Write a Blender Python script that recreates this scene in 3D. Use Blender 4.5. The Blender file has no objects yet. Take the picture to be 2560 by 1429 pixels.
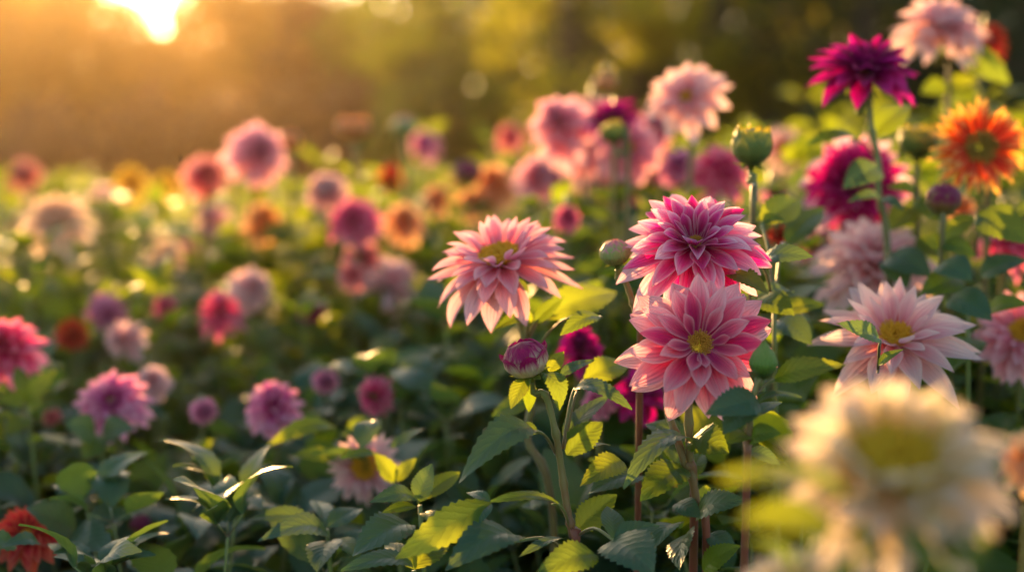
import bpy, math, random
import numpy as np
from mathutils import Vector, Matrix, Quaternion

random.seed(7)
R = math.radians
C = bpy.context.scene.collection
scene = bpy.context.scene

# ------------------------------------------------------------------ camera
CAM_Z, PITCH, FPX = 0.90, R(5.0), 2560 * 50 / 36
cam_data = bpy.data.cameras.new("camera")
cam = bpy.data.objects.new("camera", cam_data)
C.objects.link(cam)
cam.location = (0, 0, CAM_Z)
cam.rotation_euler = (R(90) - PITCH, 0, 0)
cam_data.lens, cam_data.sensor_width = 50, 36
cam_data.clip_start, cam_data.clip_end = 0.02, 3000
cam_data.dof.use_dof = True
cam_data.dof.focus_distance = 1.375
cam_data.dof.aperture_fstop = 1.75
scene.camera = cam

# ------------------------------------------------------------------ light
SUN_EL, SUN_AZ = R(10.0), R(-17.0)            # azimuth measured from +Y towards +X
sunvec = Vector((math.sin(SUN_AZ) * math.cos(SUN_EL), math.cos(SUN_AZ) * math.cos(SUN_EL), math.sin(SUN_EL)))
world = bpy.data.worlds.new("World")
scene.world = world
world.use_nodes = True
wn = world.node_tree
sky = wn.nodes.new("ShaderNodeTexSky")
sky.sky_type = 'NISHITA'
sky.sun_disc = False
sky.sun_elevation = SUN_EL
sky.sun_rotation = SUN_AZ
sky.air_density, sky.dust_density, sky.ozone_density = 1.0, 2.0, 1.0
bg = wn.nodes["Background"]
bg.inputs[1].default_value = 0.15
wn.links.new(sky.outputs[0], bg.inputs[0])

sl = bpy.data.lights.new("sun", 'SUN')
sl.energy, sl.angle, sl.color = 5.0, R(0.5), (1.0, 0.56, 0.19)
so = bpy.data.objects.new("sun", sl)
C.objects.link(so)
so.rotation_euler = sunvec.to_track_quat('Z', 'Y').to_euler()
so.location = (0, 0, 30)

scene.view_settings.view_transform = 'Standard'
scene.view_settings.look = 'None'
scene.view_settings.exposure = 1.6
scene.view_settings.gamma = 1.0
scene.cycles.use_denoising = True
scene.cycles.max_bounces = 8
scene.cycles.diffuse_bounces = 4
scene.cycles.transmission_bounces = 6
scene.cycles.volume_bounces = 0
scene.cycles.sample_clamp_indirect = 6.0

# ------------------------------------------------------------------ pixel -> point
def P(px, py, d):
    """the point d metres ahead of the camera that the photograph shows at px, py"""
    x, y = (px - 1280) / FPX, (714.5 - py) / FPX
    f = Vector((0, math.cos(PITCH), -math.sin(PITCH)))
    u = Vector((0, math.sin(PITCH), math.cos(PITCH)))
    return Vector((0, 0, CAM_Z)) + d * (f + x * Vector((1, 0, 0)) + y * u)

# ------------------------------------------------------------------ mesh builder
class MB:
    def __init__(self):
        self.v, self.f, self.uv, self.rn, self.mi = [], [], [], [], []
    def grid(self, pts, uvs, nu, nv, rnd=(0.5, 0.5), m=0):
        o = len(self.v)
        self.v += pts; self.uv += uvs; self.rn += [rnd] * len(pts)
        for i in range(nu):
            for j in range(nv):
                a = o + i * (nv + 1) + j
                self.f.append((a, a + 1, a + nv + 2, a + nv + 1)); self.mi.append(m)
    def tube(self, pts, rad, seg=8, rnd=(0.5, 0.5), m=0, cap=True):
        pts = [Vector(p) for p in pts]; n = len(pts); o = len(self.v)
        ref = Vector((1, 0, 0))
        for i, p in enumerate(pts):
            t = (pts[min(i + 1, n - 1)] - pts[max(i - 1, 0)]).normalized()
            if abs(t.dot(ref)) > 0.95: ref = Vector((0, 1, 0))
            a = (ref - t * ref.dot(t)).normalized(); b = t.cross(a); ref = a
            r = rad[i] if hasattr(rad, '__len__') else rad
            for k in range(seg):
                q = 2 * math.pi * k / seg
                self.v.append(tuple(p + (a * math.cos(q) + b * math.sin(q)) * r))
                self.uv.append((k / seg, i / max(1, n - 1))); self.rn.append(rnd)
        for i in range(n - 1):
            for k in range(seg):
                k2 = (k + 1) % seg
                self.f.append((o + i * seg + k, o + i * seg + k2, o + (i + 1) * seg + k2, o + (i + 1) * seg + k)); self.mi.append(m)
        if cap:
            self.f.append(tuple(o + k for k in reversed(range(seg)))); self.mi.append(m)
            self.f.append(tuple(o + (n - 1) * seg + k for k in range(seg))); self.mi.append(m)
    def mesh(self, name, mats, origin=(0, 0, 0)):
        me = bpy.data.meshes.new(name)
        v = np.array(self.v, dtype=float) - np.array(origin, dtype=float)
        me.from_pydata(v.tolist(), [], self.f)
        idx = np.zeros(len(me.loops), dtype=np.int32); me.loops.foreach_get('vertex_index', idx)
        l1 = me.uv_layers.new(name='UVMap'); l1.data.foreach_set('uv', np.array(self.uv, dtype=np.float32)[idx].ravel())
        l2 = me.uv_layers.new(name='Rnd'); l2.data.foreach_set('uv', np.array(self.rn, dtype=np.float32)[idx].ravel())
        for m in mats: me.materials.append(m)
        me.polygons.foreach_set('material_index', self.mi)
        me.polygons.foreach_set('use_smooth', [True] * len(me.polygons))
        me.update()
        return me
    def build(self, name, mats, parent=None, origin=(0, 0, 0)):
        return link(name, self.mesh(name, mats if isinstance(mats, (list, tuple)) else [mats], origin), parent)

def link(name, me, parent=None):
    o = bpy.data.objects.new(name, me); C.objects.link(o)
    if parent is not None: o.parent = parent
    return o

def tag(o, label=None, cat=None, group=None, kind=None):
    if label: o['label'] = label
    if cat: o['category'] = cat
    if group: o['group'] = group
    if kind: o['kind'] = kind
    return o

def empty(name, loc, label, cat, group=None):
    o = bpy.data.objects.new(name, None); C.objects.link(o)
    o.location = loc; o.empty_display_size = 0.02
    return tag(o, label, cat, group)

def catmull(pts, n=6):
    pts = [Vector(p) for p in pts]
    if len(pts) < 3:
        return [pts[0].lerp(pts[1], i / n) for i in range(n + 1)]
    q = [pts[0] * 2 - pts[1]] + pts + [pts[-1] * 2 - pts[-2]]
    out = []
    for i in range(1, len(q) - 2):
        a, b, c, d = q[i - 1:i + 3]
        for k in range(n):
            t = k / n
            out.append(0.5 * ((2 * b) + (c - a) * t + (2 * a - 5 * b + 4 * c - d) * t * t + (3 * b - a - 3 * c + d) * t ** 3))
    out.append(pts[-1])
    return out

# ------------------------------------------------------------------ materials
class NT:
    def __init__(self, name):
        self.m = bpy.data.materials.new(name); self.m.use_nodes = True
        self.t = self.m.node_tree; self.t.nodes.clear()
        self.out = self.n('ShaderNodeOutputMaterial')
    def n(self, kind, **kw):
        x = self.t.nodes.new(kind)
        for k, v in kw.items(): setattr(x, k, v)
        return x
    def set(self, sock, v):
        if v is None: return
        if isinstance(v, bpy.types.NodeSocket): self.t.links.new(v, sock)
        else: sock.default_value = v
    def math(self, op, a, b=None, c=None, clamp=False):
        x = self.n('ShaderNodeMath', operation=op, use_clamp=clamp)
        for i, v in enumerate((a, b, c)): self.set(x.inputs[i], v)
        return x.outputs[0]
    def mix(self, f, a, b, blend='MIX'):
        x = self.n('ShaderNodeMix', data_type='RGBA', blend_type=blend)
        self.set(x.inputs[0], f); self.set(x.inputs[6], a); self.set(x.inputs[7], b)
        return x.outputs[2]
    def ramp(self, f, stops, interp='LINEAR'):
        x = self.n('ShaderNodeValToRGB'); x.color_ramp.interpolation = interp
        el = x.color_ramp.elements
        while len(el) < len(stops): el.new(0.5)
        for e, (p, c) in zip(el, stops): e.position = p; e.color = (*c, 1)
        self.set(x.inputs[0], f); return x.outputs[0]
    def uv(self, name):
        x = self.n('ShaderNodeUVMap', uv_map=name)
        s = self.n('ShaderNodeSeparateXYZ'); self.t.links.new(x.outputs[0], s.inputs[0])
        return s.outputs[0], s.outputs[1]
    def noise(self, vec, scale, detail=3, rough=0.5):
        x = self.n('ShaderNodeTexNoise'); self.set(x.inputs['Vector'], vec)
        x.inputs['Scale'].default_value = scale; x.inputs['Detail'].default_value = detail; x.inputs['Roughness'].default_value = rough
        return x.outputs[0]
    def vec(self, a, b, c):
        x = self.n('ShaderNodeCombineXYZ')
        for i, v in enumerate((a, b, c)): self.set(x.inputs[i], v)
        return x.outputs[0]
    def obj(self): return self.n('ShaderNodeTexCoord').outputs['Object']
    def bump(self, h, strength=0.3, dist=0.001):
        x = self.n('ShaderNodeBump'); self.set(x.inputs['Height'], h)
        x.inputs['Strength'].default_value = strength; x.inputs['Distance'].default_value = dist
        return x.outputs[0]
    def princ(self, col, rough=0.5, spec=0.5, normal=None, **kw):
        x = self.n('ShaderNodeBsdfPrincipled')
        self.set(x.inputs['Base Color'], col); self.set(x.inputs['Roughness'], rough); self.set(x.inputs['Specular IOR Level'], spec)
        if normal is not None: self.set(x.inputs['Normal'], normal)
        for k, v in kw.items(): self.set(x.inputs[k], v)
        return x.outputs[0]
    def thin(self, surf, tcol, amount, normal=None):
        tr = self.n('ShaderNodeBsdfTranslucent'); self.set(tr.inputs[0], tcol)
        if normal is not None: self.set(tr.inputs['Normal'], normal)
        mx = self.n('ShaderNodeMixShader'); self.set(mx.inputs[0], amount)
        self.t.links.new(surf, mx.inputs[1]); self.t.links.new(tr.outputs[0], mx.inputs[2])
        return mx.outputs[0]
    def done(self, s):
        self.t.links.new(s, self.out.inputs[0]); return self.m

def col4(c): return (*c, 1.0)

def petal_mat(name, c0, c1, c2, edge=None, streak=0.35, var=0.3, inner=0.25, odd=0.0, trans=0.55, p1=0.45, p2=0.80):
    k = NT(name)
    s, t = k.uv('UVMap'); r, f = k.uv('Rnd')
    sc = k.math('ABSOLUTE', k.math('MULTIPLY_ADD', s, 2.0, -1.0))
    nz = k.noise(k.vec(k.math('MULTIPLY', s, 9.0), k.math('MULTIPLY', t, 0.9), k.math('MULTIPLY', r, 40.0)), 1.0, 2)
    tf = k.math('ADD', t, k.math('MULTIPLY', k.math('SUBTRACT', nz, 0.5), streak))
    fine_ = k.noise(k.vec(k.math('MULTIPLY', s, 30.0), k.math('MULTIPLY', t, 1.5), k.math('MULTIPLY', r, 23.0)), 1.0, 2)
    tf = k.math('ADD', tf, k.math('MULTIPLY', k.math('SUBTRACT', fine_, 0.5), 0.30))
    tf = k.math('ADD', tf, k.math('MULTIPLY', k.math('SUBTRACT', r, 0.5), var))
    tf = k.math('SUBTRACT', tf, k.math('MULTIPLY', k.math('SUBTRACT', 1.0, f), inner))
    if odd:
        fr = k.math('FRACT', k.math('MULTIPLY', r, 7.31))
        tf = k.math('SUBTRACT', tf, k.math('MULTIPLY', k.math('GREATER_THAN', fr, 1 - odd), 0.42))
    tf = k.math('ADD', tf, k.math('MULTIPLY', k.math('POWER', sc, 3.0), 0.18))
    c = k.ramp(tf, [(0.0, c0), (p1, c1), (p2, c2)])
    if edge:
        c = k.mix(k.math('MULTIPLY', k.math('POWER', sc, 4.0), 0.6), c, col4(edge))
    # a little browning at the very tips of some petals
    br = k.math('MULTIPLY', k.math('SUBTRACT', t, 0.94, clamp=True), k.math('MULTIPLY', k.math('GREATER_THAN', k.math('FRACT', k.math('MULTIPLY', r, 5.7)), 0.6), 9.0), clamp=True)
    c = k.mix(br, c, (0.30, 0.12, 0.05, 1))
    hsv = k.n('ShaderNodeHueSaturation'); hsv.inputs['Saturation'].default_value = 1.18
    k.set(hsv.inputs['Color'], c)
    hgt = k.math('ADD', k.math('SINE', k.math('MULTIPLY', s, 38.0)), k.math('MULTIPLY', nz, 2.0))
    nrm = k.bump(hgt, 0.5, 0.0007)
    b = k.princ(c, 0.5, 0.35, nrm, **{'Sheen Weight': 0.15, 'Sheen Roughness': 0.4})
    return k.done(k.thin(b, hsv.outputs[0], trans, nrm))

def leaf_mat(name, base, tip, trans_col, amount=0.4, rough=0.42, veins=True):
    k = NT(name)
    s, t = k.uv('UVMap'); r, f = k.uv('Rnd')
    sc = k.math('ABSOLUTE', k.math('MULTIPLY_ADD', s, 2.0, -1.0))
    ob = k.obj()
    n1 = k.noise(ob, 55.0, 4)
    c = k.mix(n1, col4(base), col4(tip))
    c = k.mix(k.math('MULTIPLY', r, 0.55), c, col4((base[0] * 0.55, base[1] * 0.62, base[2] * 0.75)))
    if veins:
        ph = k.math('SUBTRACT', k.math('MULTIPLY', t, 8.5), k.math('MULTIPLY', sc, 2.2))
        vn = k.math('POWER', k.math('ABSOLUTE', k.math('SINE', k.math('MULTIPLY', ph, math.pi))), 0.5)   # 0 on a side vein
        side = k.math('POWER', k.math('SUBTRACT', 1.0, vn, clamp=True), 2.0)
        mid = k.math('SUBTRACT', 1.0, k.math('MULTIPLY', sc, 16.0), clamp=True)
        ve = k.math('MAXIMUM', k.math('MULTIPLY', side, 0.55), mid)
        c = k.mix(k.math('MULTIPLY', ve, 0.45), c, col4((base[0] * 2.6 + .02, base[1] * 2.0 + .02, base[2] * 2.0)))
        tiny = k.noise(ob, 420.0, 2)
        h = k.math('ADD', k.math('MULTIPLY', vn, 1.0), k.math('MULTIPLY', tiny, 0.5))
        nrm = k.bump(h, 0.4, 0.0008)
        tc = k.mix(k.math('MULTIPLY', ve, 0.35), col4(trans_col), col4((trans_col[0] * .45, trans_col[1] * .45, trans_col[2] * .6)))
    else:
        nrm = k.bump(n1, 0.3, 0.002); tc = col4(trans_col)
    if veins:
        wear = k.noise(ob, 38.0, 5, 0.65)
        spot = k.math('MULTIPLY', k.math('SUBTRACT', k.math('ADD', wear, k.math('MULTIPLY', k.math('POWER', sc, 6.0), 0.10)), 0.68, clamp=True), 6.0, clamp=True)
        c = k.mix(spot, c, (0.13, 0.075, 0.025, 1)); tc = k.mix(spot, tc, (0.20, 0.09, 0.02, 1))
    b = k.princ(c, rough, 0.34, nrm, **{'Sheen Weight': 0.05, 'Sheen Roughness': 0.35})
    return k.done(k.thin(b, tc, amount, nrm))

def plain_mat(name, c1, c2, rough=0.55, scale=30, bump=0.4, trans=0, spec=0.4, dist=0.002):
    k = NT(name); n1 = k.noise(k.obj(), scale, 4)
    c = k.mix(n1, col4(c1), col4(c2)); nrm = k.bump(n1, bump, dist)
    b = k.princ(c, rough, spec, nrm)
    return k.done(k.thin(b, c, trans) if trans else b)

def stem_mat(name, top, low):
    k = NT(name); s, t = k.uv('UVMap')
    n1 = k.noise(k.obj(), 60, 3)
    f = k.math('ADD', t, k.math('MULTIPLY', k.math('SUBTRACT', n1, 0.5), 0.5))
    c = k.ramp(f, [(0.05, low), (0.75, top)])
    return k.done(k.princ(c, 0.45, 0.4, k.bump(n1, 0.4, 0.001), **{'Subsurface Weight': 0.15, 'Subsurface Radius': (0.004, 0.004, 0.001), 'Sheen Weight': 0.3, 'Sheen Roughness': 0.3}))

M = {}
M['magenta_pink'] = petal_mat('petal magenta pink', (0.52, 0.01, 0.13), (0.76, 0.10, 0.33), (0.93, 0.62, 0.71), (0.94, 0.72, 0.78), odd=0.22, inner=0.36, p1=0.38)
M['rose_pink'] = petal_mat('petal rose pink', (0.55, 0.03, 0.16), (0.80, 0.18, 0.28), (0.93, 0.51, 0.54), (0.94, 0.66, 0.67), odd=0.1, inner=0.2, p1=0.38)
M['peach_pink'] = petal_mat('petal peach pink', (0.76, 0.20, 0.28), (0.84, 0.35, 0.42), (0.91, 0.55, 0.60), (0.92, 0.66, 0.68), inner=0.2)
M['pale_pink'] = petal_mat('petal pale pink', (0.74, 0.22, 0.24), (0.84, 0.44, 0.46), (0.90, 0.64, 0.60), (0.92, 0.74, 0.66), inner=0.1, p1=0.33)
M['cream_white'] = petal_mat('petal cream white', (0.55, 0.39, 0.05), (0.74, 0.60, 0.32), (0.78, 0.65, 0.53), (0.80, 0.70, 0.60), inner=0.28, p1=0.36, p2=0.75, streak=0.2)
M['cream_peach'] = petal_mat('petal cream peach', (0.80, 0.40, 0.20), (0.86, 0.60, 0.40), (0.90, 0.74, 0.56), inner=0.2)
M['purple'] = petal_mat('petal purple magenta', (0.20, 0.003, 0.07), (0.50, 0.012, 0.20), (0.62, 0.05, 0.30), inner=0.3, odd=0.2)
M['flame'] = petal_mat('petal flame orange', (0.60, 0.02, 0.012), (0.80, 0.075, 0.018), (0.93, 0.58, 0.20), (0.93, 0.64, 0.26), inner=0.1, var=0.2, p1=0.52, p2=0.86)
M['red'] = petal_mat('petal coral red', (0.45, 0.01, 0.02), (0.72, 0.06, 0.06), (0.80, 0.16, 0.10), (0.85, 0.25, 0.12))
M['bicolour'] = petal_mat('petal crimson white', (0.35, 0.003, 0.09), (0.62, 0.015, 0.20), (0.92, 0.68, 0.70), inner=0.5, p1=0.6)
M['hot_pink'] = petal_mat('petal hot pink', (0.56, 0.015, 0.11), (0.80, 0.11, 0.26), (0.90, 0.34, 0.44), inner=0.2)
M['lilac'] = petal_mat('petal lilac pink', (0.50, 0.02, 0.20), (0.74, 0.20, 0.42), (0.88, 0.48, 0.60), inner=0.2)
M['orange'] = petal_mat('petal soft orange', (0.84, 0.24, 0.08), (0.90, 0.42, 0.18), (0.93, 0.64, 0.38), inner=0.2)
M['yellow'] = petal_mat('petal golden yellow', (0.75, 0.30, 0.02), (0.90, 0.58, 0.07), (0.93, 0.74, 0.22), inner=0.2)
M['coral'] = petal_mat('petal coral pink', (0.72, 0.08, 0.12), (0.84, 0.22, 0.24), (0.90, 0.46, 0.42), inner=0.2)
M['bud_green'] = petal_mat('bud scale green', (0.09, 0.16, 0.03), (0.20, 0.27, 0.06), (0.70, 0.52, 0.06), streak=0.25, trans=0.35, inner=0, p1=0.72, p2=0.95)
M['bud_pale'] = petal_mat('bud scale pale green', (0.16, 0.24, 0.05), (0.40, 0.46, 0.15), (0.74, 0.24, 0.32), streak=0.2, var=0.1, trans=0.3, inner=0, p1=0.82, p2=1.0)
M['bud_plum'] = petal_mat('bud scale white and plum', (0.52, 0.50, 0.18), (0.78, 0.70, 0.46), (0.42, 0.006, 0.12), streak=0.6, var=0.15, trans=0.45, inner=0, p1=0.42)
M['bud_dark'] = petal_mat('bud scale dark plum', (0.14, 0.18, 0.03), (0.24, 0.14, 0.04), (0.22, 0.008, 0.06), streak=0.4, trans=0.25, inner=0, p1=0.5)
M['bud_tight'] = petal_mat('bud scale leaf green', (0.11, 0.23, 0.03), (0.17, 0.31, 0.045), (0.28, 0.38, 0.08), streak=0.3, trans=0.4, inner=0)
M['bud_rust'] = petal_mat('bud scale rust', (0.28, 0.22, 0.05), (0.60, 0.24, 0.06), (0.75, 0.30, 0.10), streak=0.3, trans=0.3, inner=0)
M['disc'] = plain_mat('disc florets golden', (0.84, 0.40, 0.015), (0.92, 0.60, 0.04), 0.6, 300, 0.3, trans=0.4)
M['disc_amber'] = plain_mat('disc florets amber', (0.50, 0.17, 0.02), (0.85, 0.46, 0.05), 0.6, 300, 0.3, trans=0.2)
M['disc_dark'] = plain_mat('disc florets olive', (0.22, 0.12, 0.02), (0.62, 0.38, 0.05), 0.6, 500, 0.3, trans=0.15)
M['disc_pale'] = plain_mat('disc florets pale yellow', (0.74, 0.48, 0.015), (0.84, 0.62, 0.04), 0.6, 300, 0.3, trans=0.4)
M['calyx'] = leaf_mat('calyx green', (0.08, 0.14, 0.03), (0.11, 0.18, 0.04), (0.32, 0.40, 0.05), 0.35, veins=False)
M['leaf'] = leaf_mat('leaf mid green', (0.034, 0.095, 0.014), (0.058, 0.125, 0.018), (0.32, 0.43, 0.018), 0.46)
M['leaf_teal'] = leaf_mat('leaf skylit blue green', (0.030, 0.086, 0.042), (0.046, 0.110, 0.052), (0.22, 0.34, 0.035), 0.32, 0.40)  # blue sky sheen of shaded leaves is put into the base colour
M['leaf_lime'] = leaf_mat('leaf backlit green', (0.065, 0.13, 0.016), (0.09, 0.16, 0.02), (0.40, 0.47, 0.018), 0.54)  # yellow-green of sun through a leaf, painted into its colours
M['stem'] = stem_mat('stem green', (0.16, 0.20, 0.05), (0.13, 0.09, 0.03))
M['stem_red'] = stem_mat('stem red brown', (0.17, 0.19, 0.05), (0.20, 0.045, 0.025))

# ------------------------------------------------------------------ petals and flowers
def width_profile(t, wide=0.58, base=0.28, tip=1.7):
    if t < wide:
        u = t / wide
        return base + (1 - base) * math.sin(u * math.pi / 2) ** 1.1
    u = (t - wide) / (1 - wide)
    return max(0.0, 1 - u ** tip)

def petal(mb, a, r0, z0, th0, th1, L, W, cup, nu, nv, rnd, f, wide, tip, hook=0.0, wave=0.0, m=0, fold=0.0):
    ca, sa = math.cos(a), math.sin(a)
    pts, uvs = [], []
    r, z = r0, z0
    ph = rnd * 50
    dt = 1 / nu
    for i in range(nu + 1):
        t = i * dt
        ang = th0 + (th1 - th0) * (t ** 1.2) + hook * max(0, t - 0.7) / 0.3
        if i: r += math.sin(ang) * L * dt; z += math.cos(ang) * L * dt
        nr, nz = -math.cos(ang), math.sin(ang)
        w = max(W * width_profile(t, wide, 0.28, tip), W * 0.012)
        c = cup * (1 - 0.35 * t)
        tw = 0.25 * math.sin(ph) * t
        for j in range(nv + 1):
            s = -1 + 2 * j / nv
            lift = c * w * 0.5 * s * s - fold * w * .5 * math.exp(-(s * 5) ** 2) + wave * W * math.sin(s * 4 + t * 7 + ph) * t * 0.5 + tw * s * w * 0.5
            y = s * w / 2 * (1 - 0.12 * abs(c))
            rr, zz = r + nr * lift, z + nz * lift
            pts.append((ca * rr - sa * y, sa * rr + ca * y, zz)); uvs.append((j / nv, t))
    mb.grid(pts, uvs, nu, nv, (rnd, f), m)

# n petals, inner/outer tilt from the axis in degrees, inner/outer length, width, cup ... for a flower one metre across
KINDS = {
    #            n   thI thO  curlI curlO  LI    LO    wI    wO    cup wide tip disc
    'ruffled':  (70, 28, 112,  -16,  26, 0.16, 0.54, 0.075, 0.172, 0.65, 0.60, 1.8, 0.055),
    'open':     (47, 46, 102,  -30,  16, 0.17, 0.54, 0.075, 0.225, 0.50, 0.60, 1.8, 0.080),
    'shaggy':   (64, 38, 112,  -10,  24, 0.19, 0.52, 0.065, 0.170, 0.60, 0.60, 1.8, 0.130),
    'starry':   (38, 40, 104,  -20,  10, 0.20, 0.53, 0.080, 0.185, 0.55, 0.50, 1.4, 0.095),
    'spiky':    (48, 30, 108,  -14,  18, 0.22, 0.52, 0.085, 0.220, 0.60, 0.52, 1.5, 0.075),
    'daisy':    (66, 48, 100,    2,  14, 0.24, 0.50, 0.055, 0.105, 0.60, 0.60, 1.6, 0.165),
    'double':   (58, 10, 116,  -16,  22, 0.15, 0.46, 0.100, 0.190, 0.70, 0.62, 2.0, 0.000),
    'ball':     (90,  8, 128,  -40, -30, 0.20, 0.42, 0.110, 0.180, 1.10, 0.64, 2.6, 0.000),
    'white':    (92, 24, 108,  -16,  14, 0.20, 0.50, 0.075, 0.150, 0.60, 0.62, 2.0, 0.180),
}
FLOWERS = {}
def flower_mesh(kind, seed, fine):
    key = (kind, seed, fine)
    if key in FLOWERS: return FLOWERS[key]
    rg = random.Random(hash(kind) % 1 + seed * 17 + len(kind) * 101)
    n, a0, a1, c0, c1, l0, l1, w0, w1, cup, wide, tip, disc = KINDS[kind]
    nu, nv = (12, 8) if fine == 2 else ((8, 6) if fine == 1 else (5, 4))
    if fine == 0: n = int(n * 0.8)
    mb = MB()
    rd = max(disc, 0.03)
    for k in range(n):
        f = k / (n - 1)
        g = f ** 0.8
        az = k * 2.39996 + rg.uniform(-0.16, 0.16)
        th = R(a0 + (a1 - a0) * g + rg.uniform(-7, 7))
        cu = R(c0 + (c1 - c0) * g + rg.uniform(-9, 9))
        L = (l0 + (l1 - l0) * f ** (0.5 if kind == 'open' else 0.75)) * (rg.uniform(0.9, 1.06) if fine else rg.uniform(0.76, 1.14))
        W = (w0 + (w1 - w0) * f ** 0.7) * rg.uniform(0.88, 1.12)
        r0 = rd * (0.95 - 0.45 * f)
        z0 = 0.02 - 0.075 * f + ({'double': 0.20, 'ball': 0.12}.get(kind, 0.0) * (1 - f) ** 1.3)
        petal(mb, az, r0, z0, th, th + cu, L, W, cup * rg.uniform(0.5, 1.2) * (1.25 - 0.5 * f), nu, nv, rg.random(), f,
              wide, tip, R(rg.uniform(-14, 26)) if kind != 'ball' else R(-10), 0.06 * rg.uniform(0.3, 1.2), fold=0.05)
    vv = np.array(mb.v); k_ = 0.5 / np.percentile(np.hypot(vv[:, 0], vv[:, 1]), 98.5)
    mb.v = (vv * k_).tolist()
    disc *= k_
    pm = mb.mesh('blossom', [M['rose_pink']])
    dm = None
    if disc > 0.02:
        db = MB()
        nd = {2: 150, 1: 80, 0: 26}[fine]
        for k in range(nd):
            q = math.sqrt((k + 0.5) / nd); a = k * 2.39996
            r = disc * 0.98 * q
            h = disc * (0.62 + rg.uniform(-0.10, 0.16)) * (0.75 + 0.35 * q * (1.25 - q) * 2)
            dr = Vector((math.cos(a) * (0.1 + 0.55 * q), math.sin(a) * (0.1 + 0.55 * q), 1)).normalized()
            b = Vector((r * math.cos(a) * 0.85, r * math.sin(a) * 0.85, -0.02))
            rr = disc * 0.85 / math.sqrt(nd)
            db.tube([b, b + dr * h * 0.7, b + dr * h * 0.93, b + dr * h], [rr * 0.7, rr * 0.8, rr * 1.05, rr * 0.4], 5, (rg.random(), q))
        dm = db.mesh('disc', [M['disc']])
    cb = MB()
    prof = [(0.012, -0.17), (0.05, -0.155), (0.085, -0.125), (0.10, -0.085), (0.085, -0.04), (0.05, -0.02)]
    sg = 12
    for i, (r, z) in enumerate(prof):
        for k in range(sg):
            cb.v.append((r * math.cos(2 * math.pi * k / sg), r * math.sin(2 * math.pi * k / sg), z)); cb.uv.append((k / sg, i / 5)); cb.rn.append((0.5, 0.5))
    for i in range(len(prof) - 1):
        for k in range(sg):
            k2 = (k + 1) % sg
            cb.f.append((i * sg + k, i * sg + k2, (i + 1) * sg + k2, (i + 1) * sg + k)); cb.mi.append(0)
    for k in range(7):
        petal(cb, k * 2 * math.pi / 7 + rg.uniform(-.1, .1), 0.06, -0.15, R(95), R(rg.uniform(120, 165)), 0.17, 0.075, 0.4, 5, 4, rg.random(), 1, 0.5, 1.6)
    cm = cb.mesh('calyx', [M['calyx']])
    FLOWERS[key] = (pm, dm, cm)
    return FLOWERS[key]

def set_mat(o, m):
    o.material_slots[0].link = 'OBJECT'
    o.material_slots[0].material = m

def aim(axis, roll=0.0):
    q = Vector(axis).normalized().to_track_quat('Z', 'Y')
    return q @ Quaternion((0, 0, 1), roll)

def blossom(root, centre, size, axis, kind, pal, seed=0, fine=0, disc='disc', roll=0.0, squash=1.0):
    pm, dm, cm = flower_mesh(kind, seed, fine)
    o = link('blossom', pm, root)
    set_mat(o, M[pal])
    o.rotation_mode = 'QUATERNION'
    o.rotation_quaternion = aim(axis, roll)
    o.location = Vector(centre) - root.location
    o.scale = (size, size, size * squash)
    if dm:
        d = link('disc', dm, o); set_mat(d, M[disc])
    link('calyx', cm, o)
    return o

# ------------------------------------------------------------------ stems
def stem_part(root, pts, r_top, r_low, mat='stem', seg=8, name='stem', hairs=False):
    """pts run from the top down; the last goes on to the ground"""
    pts = [Vector(p) for p in pts]
    path = catmull(pts, 6)
    n = len(path)
    rad = [r_low + (r_top - r_low) * (1 - i / (n - 1)) + 0.0002 * math.sin(i * 2.1) + (r_low * 0.28 if i % 7 == 5 else 0) for i in range(n)]
    mb = MB()
    path = path[::-1]; rad = rad[::-1]
    mb.tube(path, rad, seg)
    if hairs:
        rg = random.Random(3)
        for i in range(int(n * 0.25), n - 1):
            for k in range(14):
                p = path[i].lerp(path[i + 1], rg.random()); q = rg.uniform(0, 6.28)
                dr = Vector((math.cos(q), math.sin(q), rg.uniform(-.3, .4))).normalized()
                b = p + dr * rad[i] * 0.9
                mb.tube([b, b + dr * rg.uniform(0.0008, 0.0016)], [0.00016, 0.00004], 3, cap=False)
    return mb.build(name, M[mat], root, root.location)

def ground_pt(p, drift=(0.0, 0.0)):
    return Vector((p[0] + drift[0], p[1] + drift[1], 0.0))

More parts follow.
